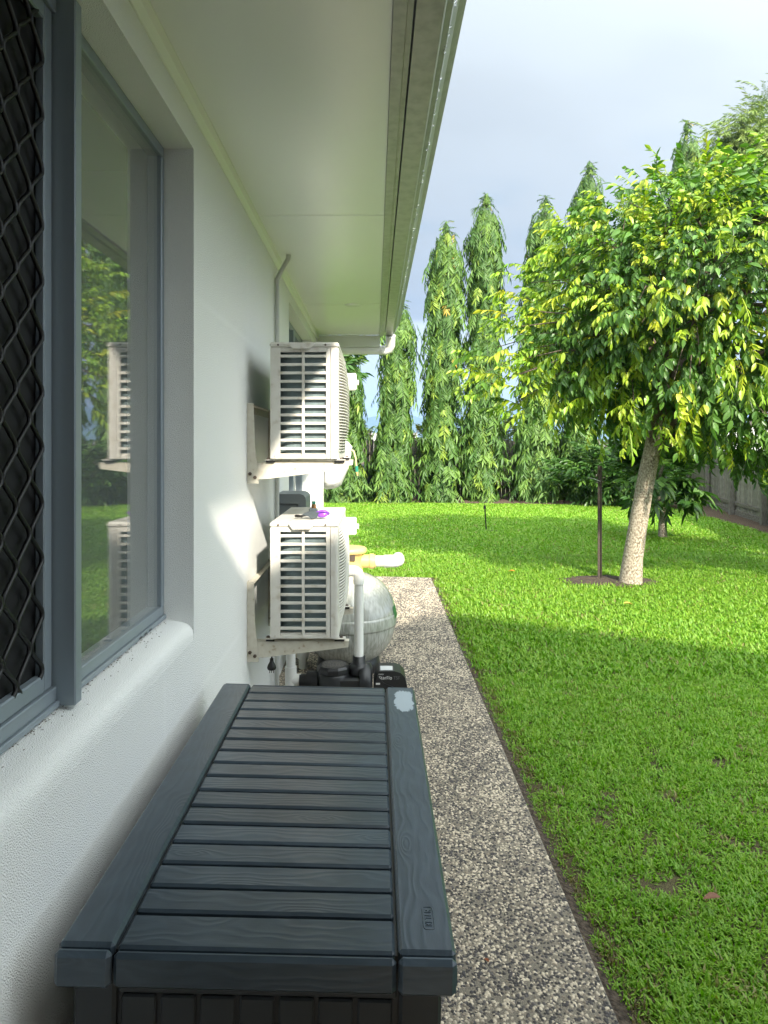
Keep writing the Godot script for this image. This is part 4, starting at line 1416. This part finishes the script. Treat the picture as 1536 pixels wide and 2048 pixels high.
# ---------- other trees ----------
func bush(called: String, label: String, at: Vector3, trunk: Array, rads: Array, C: Vector3, rad: Vector3, n: int, mesh: ArrayMesh, m: Material, bark: Material, c0: Vector3, c1: Vector3, clump: float, sd: int, group := "", up := 0.3) -> Node3D:
	var t := thing(called, label, "tree" if trunk.size() > 0 else "shrub", at, group)
	var g := RandomNumberGenerator.new()
	g.seed = sd
	if trunk.size():
		var st := S()
		tube(st, trunk, rads, 9)
		var e: Vector3 = trunk[-1]
		for k in 7:
			var d := Vector3(g.randf_range(-1, 1), g.randf_range(-0.1, 1), g.randf_range(-1, 1)).normalized()
			var q := C + d * rad * 0.7
			tube(st, [e, e.lerp(q, 0.5) + Vector3(0, 0.05 * rad.y, 0), q], [rads[-1] * 0.6, rads[-1] * 0.4, rads[-1] * 0.15], 5, false)
		obj(st, "trunk", bark, t)
	var cl := []
	for k in int(n / 22.0) + 1:
		var d := Vector3(g.randf_range(-1, 1), g.randf_range(-1, 1), g.randf_range(-1, 1)).normalized() * pow(g.randf(), 0.4)
		cl.append([C + d * rad, d])
	var places := []
	var tints := []
	for k in n:
		var q: Array = cl[g.randi() % cl.size()]
		var p: Vector3 = q[0] + Vector3(g.randfn(0, 1), g.randfn(0, 1), g.randfn(0, 1)) * clump
		var dv: Vector3 = (q[1] as Vector3) + Vector3(g.randf_range(-0.8, 0.8), g.randf_range(-0.5, 0.5) + up, g.randf_range(-0.8, 0.8))
		places.append(Transform3D(looking(dv, Vector3(0.1, 1, 0)).scaled(Vector3.ONE * g.randf_range(0.75, 1.25)), p))
		var c := c0.lerp(c1, g.randf() * g.randf())
		tints.append(Color(c.x, c.y, c.z))
	var mmi := many("foliage", mesh, m, places, tints, t)
	mmi.set_meta("kind", "stuff")
	return t

func other_trees() -> void:
	var broad := spray(8, 0.30, 0.17, 0.052, 0.8, 0.5, 0.25, 500, Color(0.5, 0.5, 0.3))
	var glossy := spray(9, 0.16, 0.19, 0.055, 0.9, 0.15, 0.05, 501, Color(0.5, 0.5, 0.3))
	var fine := spray(32, 0.85, 0.22, 0.034, 0.9, 0.9, 0.55, 502, Color(0.6, 0.6, 0.4))
	bush("leafy_tree", "broad-leaved tree whose branch hangs past the house corner", Vector3(-1.75, -0.03, -14.2), [Vector3(0, -0.1, 0), Vector3(0.05, 1.2, 0), Vector3(0.1, 2.2, 0)], [0.11, 0.09, 0.07], Vector3(0.42, 3.15, 0), Vector3(1.25, 1.05, 1.2), 520, broad, mats.leaf, mats.bark_dark, Vector3(0.05, 0.125, 0.025), Vector3(0.19, 0.30, 0.04), 0.18, 61)
	bush("small_tree", "small crooked-trunked tree with glossy leaves behind the lawn tree", Vector3(4.63, -0.03, -11.5), [Vector3(0.03, -0.1, 0), Vector3(0.03, 0.25, 0), Vector3(0.05, 0.42, 0), Vector3(0.01, 0.6, 0), Vector3(-0.10, 0.78, 0)], [0.075, 0.065, 0.06, 0.055, 0.05], Vector3(0.0, 1.15, 0), Vector3(0.85, 0.55, 0.8), 340, glossy, mats.leaf, mats.bark, Vector3(0.045, 0.12, 0.022), Vector3(0.14, 0.26, 0.04), 0.12, 62)
	bush("hedge_shrub", "dense glossy shrub against the fence corner under lawn tree", Vector3(6.3, 0.0, -17.0), [], [], Vector3(0, 0.75, 0), Vector3(0.9, 0.75, 0.7), 420, glossy, mats.leaf, mats.bark, Vector3(0.04, 0.11, 0.022), Vector3(0.13, 0.24, 0.04), 0.16, 63)
	bush("hedge_shrub", "low leafy shrub between fence and the stake", Vector3(5.35, 0.0, -17.5), [], [], Vector3(0, 0.7, 0), Vector3(0.55, 0.65, 0.5), 240, broad, mats.leaf, mats.bark, Vector3(0.045, 0.12, 0.022), Vector3(0.16, 0.28, 0.04), 0.15, 64)
	bush("neighbour_tree", "leafy tree standing outside the side fence, shading the lawn", Vector3(6.9, -0.05, -5.3), [Vector3(0, -0.1, 0), Vector3(0.03, 1.0, 0), Vector3(0.0, 2.0, 0)], [0.12, 0.1, 0.08], Vector3(0, 3.1, 0), Vector3(1.5, 1.2, 1.5), 420, broad, mats.leaf, mats.bark_dark, Vector3(0.05, 0.125, 0.025), Vector3(0.19, 0.30, 0.04), 0.2, 69)
	# feathery tall tree far behind
	bush("feathery_tree", "tall airy tree with feathery pale foliage beyond the garden", Vector3(15.7, 0, -29.0), [Vector3(0, -0.2, 0), Vector3(-0.2, 4.0, 0), Vector3(-0.5, 8.0, 0), Vector3(-0.2, 10.5, 0)], [0.3, 0.24, 0.17, 0.12], Vector3(0.3, 12.2, 0), Vector3(2.7, 2.9, 2.5), 2300, fine, mats.leaf_soft, mats.bark, Vector3(0.15, 0.23, 0.045), Vector3(0.28, 0.36, 0.08), 0.34, 65, "", -0.2)
	bush("feathery_tree", "lower feathery tree showing beside the thin column tip", Vector3(11.2, 0, -29.5), [Vector3(0, -0.2, 0), Vector3(0.1, 4.0, 0), Vector3(0.0, 8.0, 0)], [0.22, 0.17, 0.1], Vector3(0.0, 9.6, 0), Vector3(1.6, 1.9, 1.6), 330, fine, mats.leaf_soft, mats.bark, Vector3(0.14, 0.21, 0.045), Vector3(0.25, 0.33, 0.075), 0.3, 66, "", -0.2)
	# shrubs over the fence
	bush("garden_shrub", "yellowing shrub looking over the fence between two column trees", Vector3(1.35, 0.0, -20.6), [], [], Vector3(0, 1.35, 0), Vector3(0.5, 0.75, 0.5), 170, broad, mats.leaf, mats.bark, Vector3(0.10, 0.16, 0.03), Vector3(0.40, 0.30, 0.04), 0.12, 67)
	bush("garden_shrub", "round green shrub beyond the fence beside the lawn tree's edge", Vector3(3.75, 0.0, -21.5), [], [], Vector3(0, 1.5, 0), Vector3(0.7, 0.65, 0.6), 220, broad, mats.leaf, mats.bark, Vector3(0.06, 0.11, 0.02), Vector3(0.22, 0.27, 0.04), 0.14, 68)

# ---------- beyond the fence ----------
func beyond() -> void:
	var bushy := spray(14, 1.6, 0.8, 0.35, 0.9, 0.4, 0.3, 600, Color(0.5, 0.5, 0.3))
	var g := RandomNumberGenerator.new()
	g.seed = 81
	for k in 9:
		var d := g.randf_range(75, 120)
		var x := -14.0 + k * 4.6 + g.randf_range(-1.2, 1.2)
		var h := g.randf_range(3.2, 5.2)
		bush("far_tree", "distant low tree of the hazy belt on the plain beyond fence", Vector3(x * d / 90.0, 0, -d), [Vector3(0, -0.2, 0), Vector3(0, h * 0.5, 0)], [0.15, 0.1], Vector3(0, h * 0.62, 0), Vector3(2.4, h * 0.42, 2.0), 60, bushy, mats.leaf_soft, mats.bark_dark, Vector3(0.07, 0.12, 0.03), Vector3(0.12, 0.18, 0.045), 0.5, 700 + k, "low trees on the plain")
	# far houses: pale walls and roofs
	for q in [[-5.5, 112.0, 9.0, 2.3, 3.5], [2.0, 145.0, 12.0, 2.3, 3.8]]:
		var h := thing("far_house", "pale low house with light metal roof on the plain, " + ("nearer one" if q[1] < 130.0 else "farther one"), "house", Vector3(q[0], 0, -q[1]), "houses on the plain")
		var st := S()
		cbox(st, Vector3(-q[2] * 0.5, -0.1, -3), Vector3(q[2] * 0.5, q[3], 3), 0.02)
		obj(st, "wall", mats.slab, h)
		st = S()
		prism(st, [Vector2(-3.6, q[3] - 0.05), Vector2(0, q[4]), Vector2(3.6, q[3] - 0.05), Vector2(3.6, q[3] + 0.1), Vector2(0, q[4] + 0.15), Vector2(-3.6, q[3] + 0.1)], -q[2] * 0.55, q[2] * 0.55, Transform3D(Basis(Vector3.UP, PI / 2), Vector3.ZERO))
		obj(st, "roof", mats.slab, h)
		for x in [-0.25, 0.2]:
			st = S()
			cbox(st, Vector3(q[2] * x - 0.6, 0.8, 3.0), Vector3(q[2] * x + 0.6, 1.8, 3.03), 0.0)
			obj(st, "window", mats.frame_dark, h)
	# neighbour's house at the right
	var nh := thing("neighbour_house", "white house behind the side fence, mostly hidden by leaves", "house", Vector3(15.0, -1.25, -27.5))
	var s := S()
	cbox(s, Vector3(-3.3, -0.1, -4), Vector3(5, 2.0, 4), 0.01)
	obj(s, "wall", mats.trim, nh)
	s = S()
	prism(s, [Vector2(-4.5, 1.95), Vector2(0, 3.3), Vector2(4.5, 1.95), Vector2(4.5, 2.08), Vector2(0, 3.45), Vector2(-4.5, 2.08)], -3.8, 5.5, Transform3D(Basis(Vector3.UP, PI / 2), Vector3.ZERO))
	obj(s, "roof", mats.gutter_end, nh)
	s = S()
	cbox(s, Vector3(-2.6, 0.9, 4.0), Vector3(-1.2, 1.75, 4.03), 0.0)
	obj(s, "window", mats.frame_dark, nh)
	# far hills
	var n := noise(90, 0.0011, 5)
	var st := S(true)
	var cols := 90
	var rows := 10
	var pt := func(i: int, j: int) -> Vector3:
		var x := lerpf(-3200.0, 4200.0, i / float(cols))
		var f := j / float(rows)
		var z := -3300.0 - f * 900.0
		var ridge := 165.0 + 150.0 * n.get_noise_1d(x) + 32.0 * n.get_noise_1d(x * 6.0 + 900.0)
		return Vector3(x, -2.0 + ridge * sin(minf(f * 1.25, 1.0) * PI * 0.5) + 25.0 * f * n.get_noise_2d(x * 5.0, z * 5.0), z)
	for i in cols:
		for j in rows:
			quad(st, pt.call(i, j), pt.call(i + 1, j), pt.call(i + 1, j + 1), pt.call(i, j + 1))
	var hm := mat(0.05, 0.085, 0.04, 0.95)
	structure(obj(st, "hills", hm))

# ---------- small things ----------
func small_things() -> void:
	var sp := thing("sprinkler_stake", "thin black sprinkler stake standing alone in the lawn", "sprinkler", Vector3(1.94, -0.02, -12.35))
	var st := S()
	tube(st, [Vector3(0, -0.05, 0), Vector3(-0.03, 0.40, 0)], 0.012, 8)
	obj(st, "riser", mats.black, sp)
	st = S()
	tube(st, [Vector3(-0.03, 0.39, 0), Vector3(-0.032, 0.45, 0)], [0.026, 0.018], 8)
	obj(st, "head", mats.black, sp)
	st = S()
	for k in 14:
		var a := TAU * k / 14.0
		var b2 := TAU * (k + 1) / 14.0
		tri(st, Vector3(0.08, 0.03, 0), Vector3(0.08 + cos(a) * 0.16, 0.002, sin(a) * 0.1), Vector3(0.08 + cos(b2) * 0.16, 0.002, sin(b2) * 0.1))
	obj(st, "worn_spot", mats.soil, sp)
	# goggles on the lower unit: black frame and strap, purple lens
	var top := 0.576 + 0.5475
	var gg := thing("goggles", "black goggles with purple lens and curled strap on lower unit", "goggles", Vector3(-0.30, top, -3.43))
	var pur := mat(0.26, 0.07, 0.55, 0.25)
	st = S()
	var arc := []
	for k in 13:
		var a := lerpf(0.1, 3.6, k / 12.0)
		arc.append(Vector3(-0.045 - 0.04 * sin(a), 0.012 + 0.004 * sin(a * 2.0), -0.012 + 0.032 * cos(a)))
	tube(st, arc, 0.0055, 7)
	obj(st, "strap", mats.black, gg)
	st = S()
	prism(st, [Vector2(-0.05, 0.022), Vector2(-0.02, 0.036), Vector2(0.01, 0.040), Vector2(0.03, 0.030), Vector2(0.02, 0.006), Vector2(-0.008, 0.0), Vector2(-0.018, 0.012)], -0.014, 0.018)
	cbox(st, Vector3(-0.02, 0.03, -0.02), Vector3(0.022, 0.05, 0.0), 0.005)
	obj(st, "frame", mats.frame_dark, gg)
	st = S()
	lathe(st, [Vector2(0, -0.012), Vector2(0.022, -0.010), Vector2(0.026, 0.0), Vector2(0.02, 0.011), Vector2(0, 0.014)], 14, Transform3D(Basis(Vector3(1, 0, 0.4).normalized(), 1.0).scaled(Vector3(1.2, 0.8, 0.9)), Vector3(0.045, 0.025, 0.0)))
	obj(st, "lens", pur, gg)
	st = S()
	var lp := []
	for k in 17:
		var a := TAU * k / 16.0
		lp.append(Vector3(0.046 + 0.033 * cos(a), 0.027 + 0.012 * sin(a), 0.006 + 0.016 * sin(a)))
	tube(st, lp, 0.003, 6, false)
	obj(st, "rim", pur, gg)
	# small amber bottle
	var bt := thing("bottle", "tiny amber bottle with green cap on the lower unit", "bottle", Vector3(-0.339, top, -3.93))
	var amber := mat(0.22, 0.11, 0.03, 0.15)
	st = S()
	lathe(st, [Vector2(0, 0), Vector2(0.0125, 0.0), Vector2(0.0135, 0.004), Vector2(0.0135, 0.024), Vector2(0.009, 0.031), Vector2(0, 0.031)], 14)
	obj(st, "body", amber, bt)
	st = S()
	lathe(st, [Vector2(0, 0.031), Vector2(0.0105, 0.031), Vector2(0.011, 0.045), Vector2(0, 0.046)], 14)
	obj(st, "cap", mats.hose_green, bt)
	# fallen leaves
	var v := PackedVector3Array()
	var nn := PackedVector3Array()
	var cl := PackedColorArray()
	leaf_into(v, nn, cl, Transform3D(), 0.06, 0.032, 0.12, 0.25, Color.WHITE)
	var lm := leaf_mesh(v, nn, cl)
	var spots := [[1442, 1803, 0.20, 0.09, 0.05, "dry reddish brown leaf lying on the near grass"], [1030, 1145, 0.62, 0.27, 0.03, "small orange leaf on lawn between path corner and trunk"], [1247, 1210, 0.55, 0.38, 0.06, "yellow leaf on the lawn in front of trunk"], [1262, 1178, 0.10, 0.05, 0.03, "dark curled leaf at the edge of the soil ring"], [978, 1918, 0.30, 0.10, 0.04, "rust coloured leaf scrap on the pebble path"]]
	for s in spots:
		var d: float = (EYE - 0.02) * F / (s[1] - 890.0)
		var p := P(s[0], s[1], d)
		var m := mat(s[2], s[3], s[4], 0.7)
		var q := 1.0 if s[1] > 1300 else 1.5
		if s[1] > 1900: q = 0.35
		var o := put(lm, "fallen_leaf", m, self, Transform3D(Basis(Vector3.UP, rr(0, 6)).scaled(Vector3.ONE * q), Vector3(p.x, 0.035 if s[0] > 990 else 0.012, p.z)))
		tag(o, s[5], "leaf", "fallen leaves")
	# crumbs of dirt on the window sill and the wall foot
	var db := S()
	for k in 220:
		var z := rr(-2.3, -0.9)
		var u := pow(R.randf(), 3.5)
		var x := lerpf(-0.692, -0.625, u)
		var y := lerpf(0.903, 0.884, smoothstep(0.3, 1.0, u)) + 0.0012
		cbox(db, Vector3(-rr(0.0003, 0.001), 0, -rr(0.0005, 0.0025)), Vector3(rr(0.0003, 0.001), 0.001, rr(0.0005, 0.0025)), 0.0, Transform3D(Basis(Vector3.UP, rr(0, 6)), Vector3(x, y, z)))
	var dd := obj(db, "sill_debris", mats.crumbs)
	dd.set_meta("kind", "stuff")
	dd.set_meta("label", "crumbs of dirt lying on the rendered window sill")
	dd.set_meta("category", "debris")

# ---------- grass ----------
func blade_clump(n: int, hmin: float, hmax: float, w: float, spread: float, sd: int) -> ArrayMesh:
	var v := PackedVector3Array()
	var nn := PackedVector3Array()
	var cl := PackedColorArray()
	var g := RandomNumberGenerator.new()
	g.seed = sd
	for k in n:
		var a := g.randf_range(0, TAU)
		var p := Vector3(g.randf_range(-1, 1), 0, g.randf_range(-1, 1)) * spread
		var h := g.randf_range(hmin, hmax)
		var tilt := g.randf_range(0.5, 1.5)
		var dirh := Vector3(cos(a), 0, sin(a))
		var side := Vector3(-sin(a), 0, cos(a)) * w * g.randf_range(0.7, 1.2) * 0.5
		var up := Vector3.UP
		var d0 := (up * cos(tilt * 0.5) + dirh * sin(tilt * 0.5))
		var d1 := (up * cos(tilt * 1.15) + dirh * sin(tilt * 1.15))
		var m := p + d0 * h * 0.5
		var e := m + d1 * h * 0.5
		var q := g.randf_range(0.7, 1.25)
		var c := Color(q * g.randf_range(0.85, 1.2), q, q * 0.9)
		var pts := [p - side * 0.7, p + side * 0.7, m + side, m - side, e]
		for ix in [[0, 1, 2], [0, 2, 3], [3, 2, 4]]:
			var fn: Vector3 = ((pts[ix[2]] - pts[ix[0]]) as Vector3).cross(pts[ix[1]] - pts[ix[0]]).normalized()
			for i in ix: v.append(pts[i]); nn.append(fn); cl.append(c)
	return leaf_mesh(v, nn, cl)

func grass() -> void:
	var kinds := [blade_clump(20, 0.014, 0.042, 0.0062, 0.045, 1), blade_clump(20, 0.012, 0.036, 0.0072, 0.05, 2), blade_clump(18, 0.03, 0.06, 0.011, 0.07, 3), blade_clump(20, 0.03, 0.055, 0.017, 0.12, 4)]
	var places := [[], [], [], []]
	var tints := [[], [], [], []]
	var bare := noise(801, 1.7, 2)
	var zones := [[0.9, 4.6, 1350.0], [4.6, 9.5, 560.0], [9.5, 18.4, 280.0]]
	for zi in 3:
		var z: Array = zones[zi]
		var xr: float = 0.62 * z[1] + 1.2
		var xl := 0.63 if zi < 2 else -3.2
		if zi == 1: xl = -1.5
		var n := int((xr - xl) * (z[1] - z[0]) * z[2])
		for k in n:
			var d := rr(z[0], z[1])
			var x := rr(xl, xr)
			if x > 0.57 * d + 1.1: continue
			if x < 0.634 and d < 7.97: continue
			if d > 17.0 and d > 18.3 - 0.12 * maxf(x, 0.0): continue
			if x > 5.9 + 0.16 * (d - 8.0): continue
			var soil := Vector2((x - 2.56) / 0.50, (d - 7.78) / 0.31).length()
			if soil < 0.95: continue
			var bb := bare.get_noise_2d(x * 1.4, d * 1.4)
			var edge := x - 0.634 if d < 8.0 else 9.0
			if edge < 0.015 and R.randf() < 0.5: continue
			if d < 3.6 and bb > 0.36 and R.randf() < 0.7: continue
			var kk := (R.randi() % 2) if zi == 0 else zi + 1
			var sc := rr(0.75, 1.25) * (0.7 if edge < 0.12 else 1.0)
			places[kk].append(Transform3D(Basis(Vector3.UP, rr(0, TAU)).scaled(Vector3(sc, sc * rr(0.8, 1.2), sc)), Vector3(x, -0.028, -d)))
			var m := R.randf()   # each tuft its own green
			var c := Vector3(0.20, 0.40, 0.040).lerp(Vector3(0.31, 0.49, 0.050), m)
			if R.randf() < 0.03: c = Vector3(0.34, 0.30, 0.12)
			if edge < 0.1 and R.randf() < 0.3: c = Vector3(0.22, 0.17, 0.08)
			tints[kk].append(Color(c.x, c.y, c.z))
	for kk in 4:
		var o := many("grass", kinds[kk], mats.grass, places[kk], tints[kk])
		o.set_meta("kind", "stuff")
		o.set_meta("label", ["broad-bladed bright green lawn grass next to the path", "paler lawn grass blades mixed in next to the path", "sunlit lawn grass round the lawn tree", "lawn grass running to the back fence"][kk])
		o.set_meta("category", "grass")

# pebbles of the exposed aggregate path
func pebbles() -> void:
	var shapes := []
	for k in 3:
		var st := S(true)
		var g := RandomNumberGenerator.new()
		g.seed = 900 + k
		var ring := []
		for i in 7:
			var a := TAU * i / 7.0
			ring.append(Vector3(cos(a) * g.randf_range(0.8, 1.15), 0, sin(a) * g.randf_range(0.65, 1.0)))
		for i in 7:
			var a: Vector3 = ring[i]
			var b: Vector3 = ring[(i + 1) % 7]
			var ua := a * 0.62 + Vector3(0, 0.42, 0)
			var ub := b * 0.62 + Vector3(0, 0.42, 0)
			quad(st, a, ua, ub, b)
			tri(st, ua, Vector3(0, 0.55, 0), ub)
		shapes.append(done(st))
	var places := [[], [], []]
	var tints := [[], [], []]
	var pn := noise(905, 3.0, 2)
	for k in 120000:
		var x := rr(-0.595, 0.62)
		var d := 0.9 + 7.0 * pow(R.randf(), 1.35)
		if x < 0.02 and d < 2.3: continue
		if x < -0.1 and d < 3.0: continue
		var q := rr(0.003, 0.0058) * (1.0 + 0.3 * R.randf()) * (1.15 if d > 4.5 else 1.0)
		var kk := R.randi() % 3
		places[kk].append(Transform3D(Basis(Vector3.UP, rr(0, TAU)).scaled(Vector3(q, q * 0.8, q)), Vector3(x, path_y(x) - 0.0002, -d)))
		var u := R.randf() + 0.22 * pn.get_noise_2d(x, d)
		var c := Vector3(0.66, 0.565, 0.43)
		if u < 0.43: c = Vector3(0.07, 0.063, 0.062)
		elif u < 0.50: c = Vector3(0.13, 0.115, 0.11)
		elif u < 0.64: c = Vector3(0.30, 0.25, 0.19)
		c *= rr(0.66, 1.12)
		tints[kk].append(Color(c.x, c.y, c.z))
	var m := mat(1, 1, 1, 0.75)
	m.vertex_color_use_as_albedo = true
	for kk in 3:
		var o := many("pebbles", shapes[kk], m, places[kk], tints[kk], get_node("path"))
		o.set_meta("kind", "stuff")
